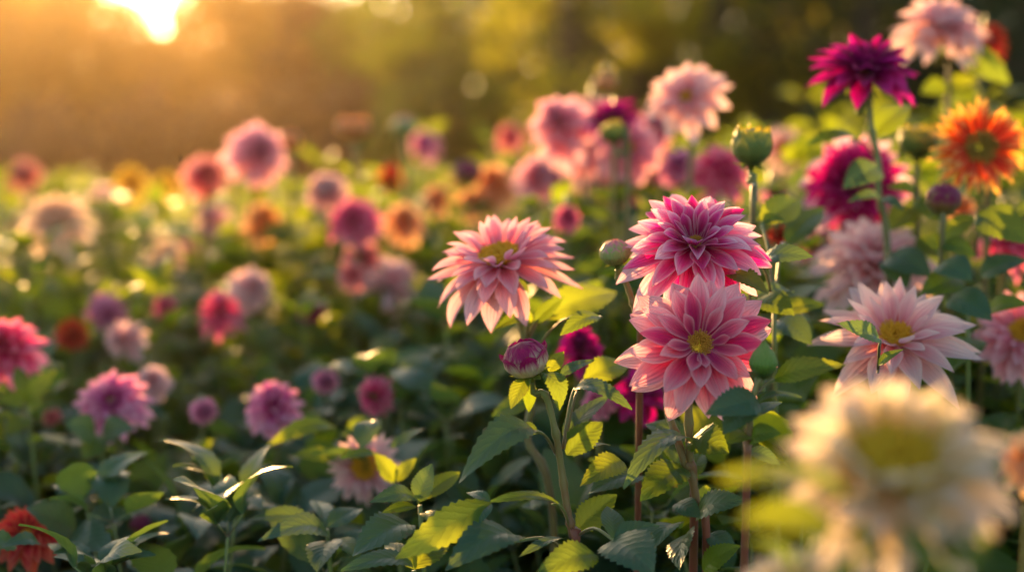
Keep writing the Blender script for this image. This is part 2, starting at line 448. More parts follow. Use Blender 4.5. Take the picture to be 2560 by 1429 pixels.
# ------------------------------------------------------------------ leaves
def leaf_grid(mb, base, tip, normal, width, hump=0.1, fold=0.25, nu=14, nv=8, rnd=0.5, serr=0.05, wide=0.40, twist=0.0, droop=0.0, m=0, rip=0.005, side=0.0):
    base, tip = Vector(base), Vector(tip)
    ax = tip - base; L = ax.length; ax = ax / L
    n = Vector(normal); n = (n - ax * n.dot(ax)).normalized()
    sd = n.cross(ax)
    pts, uvs = [], []
    for i in range(nu + 1):
        t = i / nu
        if t < wide: w = 0.10 + 0.90 * math.sin((t / wide) * math.pi / 2) ** 0.85
        else:
            u = (t - wide) / (1 - wide); w = 1 - u ** 1.75
        w = max(w, 0.015) * width
        if serr and 0 < i < nu: w *= 1 + serr * (1 if i % 2 else -1)
        z = hump * L * math.sin(math.pi * t ** 0.85) - droop * L * t ** 3
        tw = twist * (t - 0.4)
        c, s_ = math.cos(tw), math.sin(tw)
        n2 = n * c + sd * s_; sd2 = sd * c - n * s_
        p0 = base + ax * (L * t) + n * z + sd * (side * L * math.sin(math.pi * t))
        for j in range(nv + 1):
            s = -1 + 2 * j / nv
            sweep = -abs(s) * 0.05 * L * (1 - t) * math.sin(math.pi * min(1, t * 1.2))
            ripple = rip * L * math.cos((t * 8.5 - abs(s) * 2.2) * 2 * math.pi) * abs(s) * (1 - t) + 0.02 * L * math.sin(6 * t + 9 * rnd) * s
            h = fold * abs(s) * w / 2 - fold * 0.55 * s * s * w / 2 + ripple
            p = p0 + sd2 * (s * w / 2) + n2 * h + ax * sweep
            pts.append(tuple(p)); uvs.append((j / nv, t))
    mb.grid(pts, uvs, nu, nv, (rnd, 0.5), m)

LEAF_RG = random.Random(11)
def hand_leaf(root, b, t, w, d0, d1=None, roll=35, hump=0.10, fold=0.3, mat='leaf', stalk=None, twist=0.0, droop=0.0, fine=True, serr=0.085, side=0.0):
    """a leaf whose base and tip stand where the photograph shows them; w in pixels, roll in degrees from facing the camera"""
    d1 = d0 if d1 is None else d1
    B, T = P(b[0], b[1], d0), P(t[0], t[1], d1)
    ax = (T - B).normalized()
    tc = (Vector((0, 0, CAM_Z)) - (B + T) / 2).normalized()
    tc = (tc - ax * tc.dot(ax)).normalized()
    up = ax.cross(tc)
    if up.z < 0: up = -up
    q = R(roll)
    n = tc * math.cos(q) + up * math.sin(q)
    width = w * (d0 + d1) / 2 / FPX
    mb = MB()
    rnd = LEAF_RG.random()
    leaf_grid(mb, B, T, n, width, hump, fold, 26 if fine else 12, 10 if fine else 6, rnd, serr, 0.40, twist, droop, side=side)
    if stalk is not None:
        S = P(*stalk) if len(stalk) == 3 and stalk[0] > 20 else Vector(stalk)
        midp = S.lerp(B, 0.5) + Vector((0, 0, 0.15 * (S - B).length))
        mb.tube(catmull([S, midp, B, B + ax * 0.12 * (T - B).length + n * 0.0006], 4), [0.0016] * 9 + [0.0013] * 3 + [0.0006], 6, (rnd, 0.5), 1)
    return mb.build('leaf', [M[mat], M['stem']], root, root.location)

def random_leaf(mb, base, direc, L, W, rg, nu=7, nv=4, m=0, up=None):
    d = Vector(direc).normalized()
    n = (up or Vector((0, 0, 1))) + Vector((rg.uniform(-.5, .5), rg.uniform(-.5, .5), 0))
    leaf_grid(mb, base, Vector(base) + d * L, n, W, rg.uniform(0.05, 0.2), rg.uniform(0.1, 0.4), nu, nv, rg.random(), 0.05, 0.42,
              rg.uniform(-.5, .5), rg.uniform(0, 0.25), m)

# leafy growth of a whole plant, one mesh
BUSH = {}
def bush_mesh(h, seed, fine, spread=0.19):
    key = (h, seed, fine, spread)
    if key in BUSH: return BUSH[key]
    rg = random.Random(seed * 31 + int(h * 100))
    fb, sb = MB(), MB()
    ns = rg.randint(11, 13)
    nu, nv = (12, 6) if fine else (6, 4)
    for k in range(ns):
        a = k * 2.4 + rg.uniform(-.4, .4); q = math.sqrt((k + .4) / ns)
        top = Vector((math.cos(a) * spread * q, math.sin(a) * spread * q, h * rg.uniform(0.76, 1.14) * (1 - 0.12 * q)))
        mid = Vector((top.x * 0.6, top.y * 0.6, top.z * 0.55))
        path = catmull([Vector((math.cos(a) * 0.02, math.sin(a) * 0.02, 0)), mid, top], 5)
        sb.tube(path, [0.0045 - 0.0028 * i / (len(path) - 1) for i in range(len(path))], 5)
        nn = 6
        for i in range(nn):
            t = 0.42 + 0.58 * i / (nn - 1)
            p = path[min(len(path) - 1, int(t * (len(path) - 1)))]
            b0 = rg.uniform(0, 6.28)
            for s in range(2 if i < nn - 1 else 3):
                b = b0 + s * (math.pi if i < nn - 1 else 2.1) + rg.uniform(-.4, .4)
                el = rg.uniform(-0.55, 0.25) if i < nn - 1 else rg.uniform(0.3, 1.0)
                d = Vector((math.cos(b) * math.cos(el), math.sin(b) * math.cos(el), math.sin(el)))
                L = (rg.uniform(0.085, 0.13) if fine else rg.uniform(0.065, 0.11)) * (1 if i < nn - 1 else 0.7)
                st = p + d * rg.uniform(0.01, 0.035)
                sb.tube([p, st], [0.0013, 0.001], 4)
                random_leaf(fb, st, d, L, L * rg.uniform(0.52, 0.74), rg, nu, nv)
                if rg.random() < 0.45:
                    for sg in (-1, 1):
                        d2 = (d + Vector((-d.y, d.x, 0)) * sg * 0.9).normalized()
                        random_leaf(fb, st, d2, L * 0.7, L * 0.38, rg, nu, nv)
    BUSH[key] = (fb.mesh('foliage', [M['leaf']]), sb.mesh('stem', [M['stem']]))
    return BUSH[key]

def bush(x, y, h, seed, fine, mat, label, group, rot, scale=1.0):
    fm, sm = bush_mesh(h, seed, fine)
    r = empty('leafy_plant', (x, y, 0), label, 'plant', group)
    r.rotation_euler = (0, 0, rot); r.scale = (scale, scale, scale)
    f = link('foliage', fm, r); set_mat(f, M[mat])
    link('stem', sm, r)
    return r

# leaves in pairs up the flowering stem of a plant whose stem is otherwise bare
STEMLEAF = {}
def stem_leaves(root, top, seed, mat):
    v = seed % 4
    if v not in STEMLEAF:
        rq = random.Random(900 + v)
        fb = MB()
        a = rq.uniform(0, 6.28); z = -0.01
        for i in range(6):
            for q in range(2):
                b = a + q * math.pi + rq.uniform(-.3, .3); el = rq.uniform(0.0, 0.7)
                dr = Vector((math.cos(b) * math.cos(el), math.sin(b) * math.cos(el), math.sin(el)))
                L = rq.uniform(0.05, 0.075) + 0.011 * i
                st = Vector((0, 0, z)) + dr * (0.012 + 0.006 * i)
                fb.tube([Vector((0, 0, z - .004)), st], [0.0016, 0.0012], 4, (rq.random(), .5), 1)
                random_leaf(fb, st, dr, L, L * rq.uniform(.5, .72), rq, 8, 4)
                if i > 2:
                    for sg in (-1, 1):
                        d2 = (dr + Vector((-dr.y, dr.x, 0)) * sg * 0.9).normalized()
                        random_leaf(fb, st, d2, L * .75, L * .42, rq, 6, 4)
            a += 1.57; z -= rq.uniform(0.035, 0.06)
        STEMLEAF[v] = fb.mesh('foliage', [M['leaf'], M['stem']])
    o = link('foliage', STEMLEAF[v], root); set_mat(o, M[mat])
    o.location = Vector(top) - root.location; o.rotation_euler = (0, 0, seed * 1.3)

# ------------------------------------------------------------------ ground
def ground():
    mb = MB()
    n = 60; S = 320.0
    pts, uvs = [], []
    for i in range(n + 1):
        for j in range(n + 1):
            u, v = -1 + 2 * j / n, -1 + 2 * i / n
            x, y = S * u * abs(u), S * v * abs(v) + 5
            pts.append((x, y, 0.02 * math.sin(x * 3.1) * math.cos(y * 2.7) - 0.02)); uvs.append((j / n, i / n))
    mb.grid(pts, uvs, n, n)
    k = NT('garden soil'); ob = k.obj()
    n1, n2 = k.noise(ob, 6, 6), k.noise(ob, 0.15, 3)
    c = k.mix(n1, (0.022, 0.015, 0.009, 1), (0.055, 0.04, 0.022, 1))
    c = k.mix(k.math('MULTIPLY', n2, 0.6), c, (0.03, 0.045, 0.014, 1))
    m = k.done(k.princ(c, 0.9, 0.2, k.bump(n1, 0.8, 0.02)))
    tag(mb.build('ground', m), 'dark soil of the flower bed under the plants', None, None, 'structure')
ground()

# ------------------------------------------------------------------ trees behind the bed
def tree_leaf_mat(name, c1, c2, tr, amount):
    k = NT(name); r, f = k.uv('Rnd')
    c = k.mix(r, col4(c1), col4(c2))
    return k.done(k.thin(k.princ(c, 0.5, 0.4), col4(tr), amount))
M['crown_green'] = tree_leaf_mat('tree leaf olive', (0.028, 0.055, 0.010), (0.055, 0.09, 0.016), (0.28, 0.34, 0.02), 0.45)
M['crown_lime'] = tree_leaf_mat('tree leaf backlit yellow green', (0.08, 0.09, 0.015), (0.13, 0.12, 0.02), (0.58, 0.55, 0.035), 0.58)  # lit copy of the tree leaf: sun through foliage put into the colour
M['crown_dark'] = tree_leaf_mat('tree leaf dark', (0.014, 0.034, 0.010), (0.026, 0.052, 0.014), (0.09, 0.14, 0.016), 0.3)
M['crown_gold'] = tree_leaf_mat('tree leaf backlit gold', (0.14, 0.065, 0.012), (0.22, 0.115, 0.016), (0.52, 0.26, 0.015), 0.5)  # golden glow of backlit crowns is painted into the leaf colour
M['crown_rust'] = tree_leaf_mat('tree leaf rust brown', (0.06, 0.022, 0.009), (0.09, 0.036, 0.012), (0.22, 0.07, 0.010), 0.18)
M['bark'] = plain_mat('tree bark', (0.05, 0.035, 0.022), (0.12, 0.09, 0.06), 0.9, 8, 1.0, dist=0.02)

def tree(x, y, h, w, mat, label, seed, low=0.25, n=2600, leaf=0.14, name='tree', clumps=26):
    rg = random.Random(seed)
    root = empty(name, (x, y, 0), label, 'tree' if name == 'tree' else 'shrub', 'trees and shrubs behind the bed')
    tb = MB()
    tr = 0.028 * h
    top = Vector((rg.uniform(-.05, .05) * h, rg.uniform(-.05, .05) * h, h * 0.85))
    path = catmull([Vector((0, 0, -0.1)), Vector((rg.uniform(-.02, .02) * h, 0, h * 0.35)), top], 5)
    tb.tube(path, [tr * (1.25 - i / (len(path) - 1)) for i in range(len(path))], 8)
    cents = []
    for k in range(clumps):
        a = k * 2.39996; q = (k + .5) / clumps
        z = h * (low + (0.97 - low) * q + rg.uniform(-.04, .04))
        env = math.sin(math.pi * min(1, 0.12 + 0.86 * (1 - q)) ** 0.8) ** 0.7
        rr = w * 0.5 * env * rg.uniform(0.45, 1.0)
        c = Vector((rr * math.cos(a), rr * math.sin(a), z))
        cents.append((c, w * rg.uniform(0.13, 0.24)))
        st = path[min(len(path) - 1, max(1, int((0.25 + 0.6 * q) * (len(path) - 1))))]
        if k % 2 == 0: tb.tube(catmull([st, st.lerp(c, 0.5) + Vector((0, 0, -0.03 * h)), c], 3), [tr * 0.35 * (1 - 0.8 * i / 6) for i in range(7)], 5)
    tb.build('trunk', M['bark'], root)
    cb = MB()
    for k in range(n):
        c, r = cents[rg.randrange(len(cents))]
        d = Vector((rg.gauss(0, 1), rg.gauss(0, 1), rg.gauss(0, 0.8))).normalized() * r * rg.random() ** 0.45
        p = c + d
        ax = Vector((rg.gauss(0, 1), rg.gauss(0, 1), rg.gauss(-.3, .6))).normalized()
        nn = Vector((rg.gauss(0, 1), rg.gauss(0, 1), rg.gauss(0.6, 1))); nn = (nn - ax * nn.dot(ax)).normalized(); sd = ax.cross(nn)
        L = leaf * rg.uniform(0.7, 1.3)
        pts = [tuple(p), tuple(p + ax * L * .5 + sd * L * .3), tuple(p + ax * L), tuple(p + ax * L * .5 - sd * L * .3)]
        o = len(cb.v); cb.v += pts; cb.uv += [(0.5, 0), (1, .5), (.5, 1), (0, .5)]; cb.rn += [(rg.random(), 0)] * 4
        cb.f.append((o, o + 1, o + 2, o + 3)); cb.mi.append(0)
    cb.build('crown', M[mat], root)
    return root

def px_x(px, d): return (px - 1280) / FPX * d
# px, distance, height, width, material, label, options
TREES = [
    # the dark wood on the right
    (1120, 19, 4.4, 2.2, 'crown_green', 'slender olive tree where the golden glow turns to green shade', dict(low=0.08)),
    (1390, 14, 4.2, 2.0, 'crown_lime', 'olive tree with a pale yellow lit crown, behind the middle of the bed', dict(low=0.2, n=1500, clumps=12)),
    (1600, 17, 4.2, 2.4, 'crown_dark', 'olive tree rising straight behind the pale pink cluster', dict(low=0.06)),
    (1760, 14, 4.6, 2.2, 'crown_lime', 'thin tree with backlit yellow leaves behind the tallest green bud', dict(low=0.2, n=2400, clumps=12)),
    (2000, 17, 5.0, 2.6, 'crown_dark', 'dark green tree left of the purple dahlia', dict(low=0.05)),
    (2130, 13, 4.6, 2.6, 'crown_dark', 'dark tree behind the purple magenta dahlia', dict(low=0.05, n=3600)),
    (2330, 14, 4.8, 2.8, 'crown_dark', 'darkest green tree behind the pale dahlia in the top corner', dict(low=0.04, n=3600)),
    (2560, 13, 4.6, 2.8, 'crown_dark', 'dark green tree at the right edge behind the flame orange dahlia', dict(low=0.04, n=3600)),
    (1455, 18, 4.8, 2.4, 'crown_lime', 'yellow-green tree with gaps in its crown, left of the topmost pale pink dahlia', dict(low=0.2, n=2400, clumps=13)),
    (1915, 14.5, 4.6, 2.2, 'crown_lime', 'yellow-green tree between the green bud and the purple dahlia', dict(low=0.2, n=2400, clumps=12)),
    (2050, 18, 5.0, 2.4, 'crown_lime', 'yellow-green tree right behind the purple dahlia', dict(low=0.25, n=2000, clumps=11)),
    (1450, 33, 8.5, 5.0, 'crown_dark', 'tall dark tree farther back between the two olive trees', dict(low=0.03, n=5200, leaf=0.22)),
    (1750, 33, 8.5, 6.0, 'crown_dark', 'tall dark tree farther back right of the topmost pale pink dahlia', dict(low=0.03, n=5200, leaf=0.22)),
    (2020, 23, 8.5, 5.0, 'crown_dark', 'tall dark tree farther back left of the purple dahlia', dict(low=0.03, n=5200, leaf=0.22)),
    (2320, 24, 8.5, 5.0, 'crown_dark', 'tall dark tree farther back right of the purple dahlia', dict(low=0.03, n=5200, leaf=0.22)),
    (2600, 23, 8.5, 5.0, 'crown_dark', 'tall dark tree farther back at the right edge', dict(low=0.03, n=5200, leaf=0.22)),
    (1580, 34, 11, 9.0, 'crown_dark', 'broad dark tree closing the wood behind the upper middle', dict(low=0.03, n=6500, leaf=0.32)),
    (2150, 34, 11, 9.5, 'crown_dark', 'broad dark tree closing the wood behind the top right', dict(low=0.03, n=6500, leaf=0.32)),
    (1040, 30, 5.0, 4.2, 'crown_green', 'hazy brown-green tree right of the golden glow', dict(low=0.04, n=4200, leaf=0.22)),
    (1230, 36, 5.6, 5.5, 'crown_green', 'tall hazy tree behind the place where the glow ends', dict(low=0.04, n=5200, leaf=0.3)),
    (1190, 42, 6.4, 4.6, 'crown_green', 'hazy tree filling the space right of the amber brown tree', dict(low=0.04, n=5200, leaf=0.3)),
    # glowing left side
    (-150, 44, 7.0, 5.0, 'crown_gold', 'hazy golden tree cut by the left edge', dict(low=0.05, n=6500, leaf=0.3)),
    (60, 46, 7.0, 5.0, 'crown_gold', 'golden hazy tree near the left edge beside the bright gap', dict(low=0.05, n=6500, leaf=0.3)),
    (225, 48, 6.9, 3.9, 'crown_gold', 'golden tree bordering the bright gap of the sun on its left', dict(low=0.05, n=6500, leaf=0.28)),
    (385, 50, 5.75, 3.8, 'crown_gold', 'low golden tree right below the bright gap of the sun', dict(low=0.05, n=6500, leaf=0.28)),
    (555, 47, 6.8, 3.8, 'crown_gold', 'golden tree bordering the bright gap of the sun on its right', dict(low=0.05, n=6500, leaf=0.28)),
    (700, 44, 6.6, 4.4, 'crown_gold', 'yellow glowing tree two right of the bright gap', dict(low=0.05, n=6500, leaf=0.28)),
    (870, 40, 5.8, 4.4, 'crown_rust', 'amber brown tree at the right end of the golden glow', dict(low=0.05, n=4200, leaf=0.28)),
    (-60, 64, 9.4, 8.0, 'crown_gold', 'far golden tree behind the left edge ones', dict(low=0.03, n=6500, leaf=0.42)),
    (150, 66, 9.4, 6.0, 'crown_gold', 'far golden tree left of the bright gap', dict(low=0.03, n=6500, leaf=0.42)),
    (620, 62, 8.6, 5.6, 'crown_gold', 'far golden tree right of the bright gap', dict(low=0.03, n=6500, leaf=0.42)),
    (830, 60, 7.6, 7.5, 'crown_rust', 'far amber tree closing the glow on the right', dict(low=0.03, n=5200, leaf=0.42)),
    (390, 66, 5.6, 6.0, 'crown_gold', 'far low tree seen under the bright gap', dict(low=0.03, n=6500, leaf=0.42)),
]
for i, (px, d, h, w, mat, lab, kw) in enumerate(TREES):
    tree(px_x(px, d), d, h, w, mat, lab, 100 + i, **kw)
SHRUBS = [
    (40, 26, 1.75, 3.2, 'crown_rust', 'low amber brown shrub at the left end of the hedge line'),
    (250, 24, 1.9, 3.4, 'crown_rust', 'rust brown shrub below the sun, darkest of the hedge line'),
    (480, 25, 1.8, 3.4, 'crown_rust', 'rust brown shrub behind the two golden yellow dahlias'),
    (720, 26, 2.2, 3.2, 'crown_rust', 'brown shrub behind the tall pale-rimmed pink dahlia'),
    (930, 24, 2.3, 3.0, 'crown_rust', 'dim brown shrub behind the rust coloured bud'),
    (1120, 20, 1.9, 2.4, 'crown_green', 'dim olive shrub behind the small plum bud'),
]
for i, (px, d, h, w, mat, lab) in enumerate(SHRUBS):
    tree(px_x(px, d), d, h, w, mat, lab, 300 + i, low=0.1, n=3000, leaf=0.13, name='shrub', clumps=22)

# ------------------------------------------------------------------ haze
def haze():
    x0, x1, y0, y1, z0, z1 = -60, 60, -4, 95, -1.2, 12
    v = [(x, y, z) for x in (x0, x1) for y in (y0, y1) for z in (z0, z1)]
    f = [(0, 1, 3, 2), (4, 6, 7, 5), (0, 4, 5, 1), (2, 3, 7, 6), (0, 2, 6, 4), (1, 5, 7, 3)]
    me = bpy.data.meshes.new('haze'); me.from_pydata(v, [], f); me.update()
    o = link('haze', me)
    m = bpy.data.materials.new('evening haze'); m.use_nodes = True
    nt = m.node_tree; nt.nodes.clear()
    out = nt.nodes.new('ShaderNodeOutputMaterial'); vo = nt.nodes.new('ShaderNodeVolumePrincipled')
    vo.inputs['Color'].default_value = (1.0, 0.74, 0.42, 1)
    vo.inputs['Density'].default_value = 0.00052
    vo.inputs['Anisotropy'].default_value = 0.82
    nt.links.new(vo.outputs[0], out.inputs['Volume'])
    me.materials.append(m)
    tag(o, 'golden evening haze lying over the garden', None, None, 'stuff')
haze()


# ------------------------------------------------------------------ dahlias in and near the focal plane
def V(right, up, toward):
    """a direction as the photographer sees it"""
    return Vector((right, -toward, up))

BLOOMS = []
def dahlia(label, centre, size, axis, kind, pal, stem=(), d=None, seed=0, fine=1, disc='disc', roll=0.0, group=None, mat='stem',
           leaves=(), squash=1.0, r=(0.0032, 0.0045), hairs=False, lean=(0.0, 0.05)):
    c = P(centre[0], centre[1], d); sz = size * d / FPX
    BLOOMS.append((c, sz))
    ax = Vector(axis).normalized()
    if fine == 0 or d > 2.2:
        jr = random.Random(seed * 7 + int(centre[0]))
        k_ = 0.8 if fine == 0 else 0.4
        ax = Vector((ax.x * 0.8 + jr.uniform(-.6, .6) * k_, ax.y * (1 - 0.55 * k_), max(ax.z, 0.85 * k_))).normalized()
    neck = c - ax * 0.155 * sz * squash
    pts = [neck, neck - ax * 0.12 * sz + Vector((0, 0, -0.02))]
    pts += [P(x, y, dd) for x, y, dd in stem]
    last = pts[-1]
    foot = ground_pt(last, (lean[0], lean[1])); pts.append(foot)
    root = empty('dahlia', foot, label, 'dahlia', group)
    stem_part(root, pts, r[0], r[1], mat, 10 if fine else 6, hairs=hairs)
    blossom(root, c, sz, ax, kind, pal, seed, fine, disc, roll, squash)
    for lf in leaves: hand_leaf(root, *lf[0], **lf[1])
    if not leaves and d > 1.6:
        stem_leaves(root, neck + Vector((0, 0.004, (-0.15 if 1300 < centre[0] < 1900 and d < 2.8 else -0.035) - 0.02 * (seed % 3))), seed + int(centre[0]), ['leaf_lime', 'leaf', 'leaf_lime', 'leaf_teal'][seed % 4] if d < 2.4 else ['leaf_lime', 'leaf'][seed % 2])
    return root

def lf(b, t, w, d0, d1=None, **k): return ((b, t, w, d0, d1), k)

PROFILES = {
    'cup':   [(0.0, 0.18), (0.10, 0.62), (0.30, 0.92), (0.55, 1.0), (0.80, 0.94), (1.0, 0.84)],
    'round': [(0.0, 0.22), (0.15, 0.72), (0.40, 1.0), (0.65, 0.96), (0.85, 0.66), (1.0, 0.22)],
    'point': [(0.0, 0.25), (0.15, 0.78), (0.34, 1.0), (0.58, 0.76), (0.80, 0.34), (0.92, 0.14), (1.0, 0.02)],
    'plum':  [(0.0, 0.22), (0.14, 0.72), (0.38, 1.0), (0.66, 1.0), (0.88, 0.74), (1.0, 0.40)],
}
def prof_at(p, t):
    for (a, ra), (b, rb) in zip(p, p[1:]):
        if t <= b:
            u = (t - a) / (b - a); u = u * u * (3 - 2 * u) * 0.5 + u * 0.5
            return ra + (rb - ra) * u
    return p[-1][1]

BUDM = {}
def bud_mesh(profile, n, aspect, seed, fringe, flare):
    key = (profile, n, aspect, seed, fringe, flare)
    if key in BUDM: return BUDM[key]
    rg = random.Random(seed + 5)
    mb = MB(); pr = PROFILES[profile]
    rings = 3
    for g in range(rings):
        for k in range(n):
            a0 = 2 * math.pi * (k + 0.5 * g) / n + rg.uniform(-.07, .07)
            hw = 1.5 * math.pi / n
            rnd = rg.random()
            pts, uvs = [], []
            nu, nv = 12, 6
            top = [1.0, 0.96, 0.78][g] * rg.uniform(0.95, 1.03)
            off = [0.0, 0.018, 0.036][g]
            for i in range(nu + 1):
                t = i / nu
                wv = width_profile(t, 0.45, 0.55, 2.0)
                wv = max(wv, 0.03)
                for j in range(nv + 1):
                    s = -1 + 2 * j / nv
                    tt = t * top
                    rr = 0.5 * prof_at(pr, tt) * (1 - 0.05 * s * s) + off * 0.9
                    if fringe and t > 0.85 and g < 2: rr += (t - .85) / .15 * 0.02 * rg.uniform(-0.6, 1.0)
                    if flare and t > 0.75 and g == 2: rr += (t - .75) * flare
                    a = a0 + s * hw * wv
                    pts.append((rr * math.cos(a), rr * math.sin(a), (tt - 0.0) * aspect + (0.05 * rg.uniform(-.3, 1) if fringe and i == nu else 0)))
                    uvs.append((j / nv, t))
            mb.grid(pts, uvs, nu, nv, (rnd, 0.5 + 0.25 * g))
    # the closed heart inside the scales
    sg = 14; o = len(mb.v); nn = 9
    for i in range(nn + 1):
        t = i / nn
        rr = 0.5 * prof_at(pr, t) * 0.93 * (1 if i < nn else 0.05)
        for k in range(sg):
            a = 2 * math.pi * k / sg
            mb.v.append((rr * math.cos(a), rr * math.sin(a), t * aspect * 0.96)); mb.uv.append((k / sg, min(1.0, t * 1.05))); mb.rn.append((0.5, 0.6))
    for i in range(nn):
        for k in range(sg):
            k2 = (k + 1) % sg
            mb.f.append((o + i * sg + k, o + i * sg + k2, o + (i + 1) * sg + k2, o + (i + 1) * sg + k)); mb.mi.append(0)
    me = mb.mesh('bud', [M['bud_green']])
    cb = MB()
    for k in range(6):
        petal(cb, k * math.pi / 3 + rg.uniform(-.2, .2), 0.10, 0.04, R(rg.uniform(80, 120)), R(rg.uniform(40, 150)), 0.42, 0.2, 0.5, 6, 4, rg.random(), 1, 0.5, 1.5)
    cb.tube([Vector((0, 0, -0.22)), Vector((0, 0, -0.08)), Vector((0, 0, 0.03)), Vector((0, 0, 0.10))], [0.055, 0.075, 0.16, 0.20], 10)
    cm = cb.mesh('calyx', [M['calyx']])
    BUDM[key] = (me, cm)
    return BUDM[key]

def bud(label, centre, width, d, axis=(0, 0, 1), profile='cup', pal='bud_green', aspect=1.0, n=8, stem=(), mat='stem', seed=0,
        fringe=False, flare=0.0, leaves=(), r=(0.0022, 0.0036), group=None, fine=True, hairs=False, lean=(0.0, 0.05)):
    sz = width * d / FPX
    ax = Vector(axis).normalized()
    base = P(centre[0], centre[1], d) - ax * sz * aspect * 0.5
    neck = base - ax * sz * 0.15
    pts = [neck, neck - ax * 0.2 * sz - Vector((0, 0, 0.004))] + [P(x, y, dd) for x, y, dd in stem]
    foot = ground_pt(pts[-1], lean); pts.append(foot)
    root = empty('dahlia_bud', foot, label, 'flower bud', group)
    stem_part(root, pts, r[0], r[1], mat, 10 if fine else 6, hairs=hairs)
    me, cm = bud_mesh(profile, n, aspect, seed, fringe, flare)
    o = link('bud', me, root); set_mat(o, M[pal])
    o.rotation_mode = 'QUATERNION'; o.rotation_quaternion = aim(ax, seed * 0.7)
    o.location = base - root.location; o.scale = (sz, sz, sz)
    link('calyx', cm, o)
    for l in leaves: hand_leaf(root, *l[0], **l[1])
    if not fine: stem_leaves(root, pts[-2] - Vector((0, 0, 0.14 if 1300 < centre[0] < 1900 else 0.03)), seed, ['leaf_lime', 'leaf'][seed % 2])
    return root

# the two sharp pink flowers
dahlia('sharp magenta-hearted pink dahlia with pale petal tips, standing directly above the open pink dahlia', (1738, 605), 372, V(-0.03, 0.74, 0.68), 'ruffled', 'magenta_pink',
       [(1728, 760, 1.43), (1722, 1030, 1.42), (1727, 1160, 1.42), (1744, 1270, 1.42), (1766, 1411, 1.42)], d=1.425, seed=1, fine=2, mat='stem_red', disc='disc_amber', squash=1.0, leaves=[
    lf((1733, 1092), (1822, 1132), 96, 1.42, 1.38, roll=25, mat='leaf', hump=.12),
    lf((1726, 1105), (1560, 1195), 86, 1.41, 1.34, roll=48, mat='leaf_teal', hump=.2, droop=.1),
    lf((1745, 1288), (1866, 1250), 84, 1.42, 1.36, roll=40, mat='leaf_teal', hump=.14),
    lf((1690, 1258), (1752, 1294), 62, 1.42, 1.39, roll=30, mat='leaf_teal'),
    lf((1738, 1240), (1790, 1252), 60, 1.44, 1.46, roll=20, mat='leaf_lime'),
    lf((1768, 1335), (1842, 1388), 66, 1.42, 1.40, roll=40, mat='leaf_teal'),
    lf((1758, 1425), (1850, 1362), 74, 1.40, 1.38, roll=35, mat='leaf_lime'),
    lf((1815, 690), (1922, 738), 62, 1.42, 1.38, roll=50, mat='leaf', hump=.16, stalk=(1730, 735, 1.43)),
])
dahlia('open pink dahlia with broad petals and golden centre facing the viewer, below the magenta-hearted one', (1750, 858), 400, V(0.05, 0.46, 0.88), 'open', 'rose_pink',
       [(1670, 1010, 1.44), (1684, 1070, 1.43), (1712, 1160, 1.42), (1735, 1300, 1.43)], d=1.335, seed=2, fine=2, mat='stem_red', disc='disc_amber', leaves=[
    lf((1710, 1168), (1600, 1250), 100, 1.42, 1.37, roll=28, mat='leaf', hump=.12),
    lf((1700, 1165), (1640, 1060), 60, 1.43, 1.46, roll=30, mat='leaf_teal'),
    lf((1702, 1320), (1636, 1372), 66, 1.42, 1.37, roll=55, mat='leaf_teal', hump=.2),
    lf((1720, 1100), (1610, 1060), 70, 1.46, 1.48, roll=40, mat='leaf_teal'),
    lf((1716, 1200), (1760, 1130), 60, 1.45, 1.48, roll=20, mat='leaf'),
    lf((1728, 1330), (1700, 1425), 80, 1.44, 1.36, roll=50, mat='leaf_teal'),
])
dahlia('peach-pink shaggy dahlia with a yellow heart, standing left of the two sharp pink ones', (1250, 645), 378, V(-0.16, 0.90, 0.40), 'shaggy', 'peach_pink',
       [(1290, 770, 1.57), (1310, 850, 1.57), (1330, 1000, 1.57), (1320, 1100, 1.57), (1385, 1330, 1.57)], d=1.545, seed=3, fine=2, roll=0.6, leaves=[
    lf((1500, 792), (1400, 838), 58, 1.47, 1.44, roll=40, mat='leaf', hump=.15, stalk=(1318, 900, 1.57)),
    lf((1365, 792), (1542, 730), 96, 1.60, 1.68, roll=25, mat='leaf_lime', stalk=(1318, 860, 1.57)),
    lf((1338, 806), (1412, 740), 44, 1.55, 1.55, roll=25, mat='leaf', stalk=(1316, 870, 1.57)),
    lf((1322, 810), (1226, 832), 42, 1.55, 1.50, roll=48, mat='leaf', hump=.2, stalk=(1316, 870, 1.57)),
    lf((1326, 806), (1322, 775), 16, 1.55, 1.55, roll=20, mat='leaf_lime'),
    lf((1335, 1000), (1230, 1040), 60, 1.6, 1.62, roll=30, mat='leaf'),
])
dahlia('pale pink starry dahlia with long pointed petals and big yellow centre', (2238, 838), 440, V(-0.05, 0.80, 0.60), 'starry', 'pale_pink',
       [(2240, 960, 1.58)], d=1.52, seed=4, fine=2, leaves=[
    lf((2200, 852), (2088, 808), 50, 1.37, 1.34, roll=35, mat='leaf_teal', hump=.12, stalk=(2195, 930, 1.42)),
    lf((2196, 912), (2262, 872), 30, 1.39, 1.37, roll=40, mat='leaf'),
])
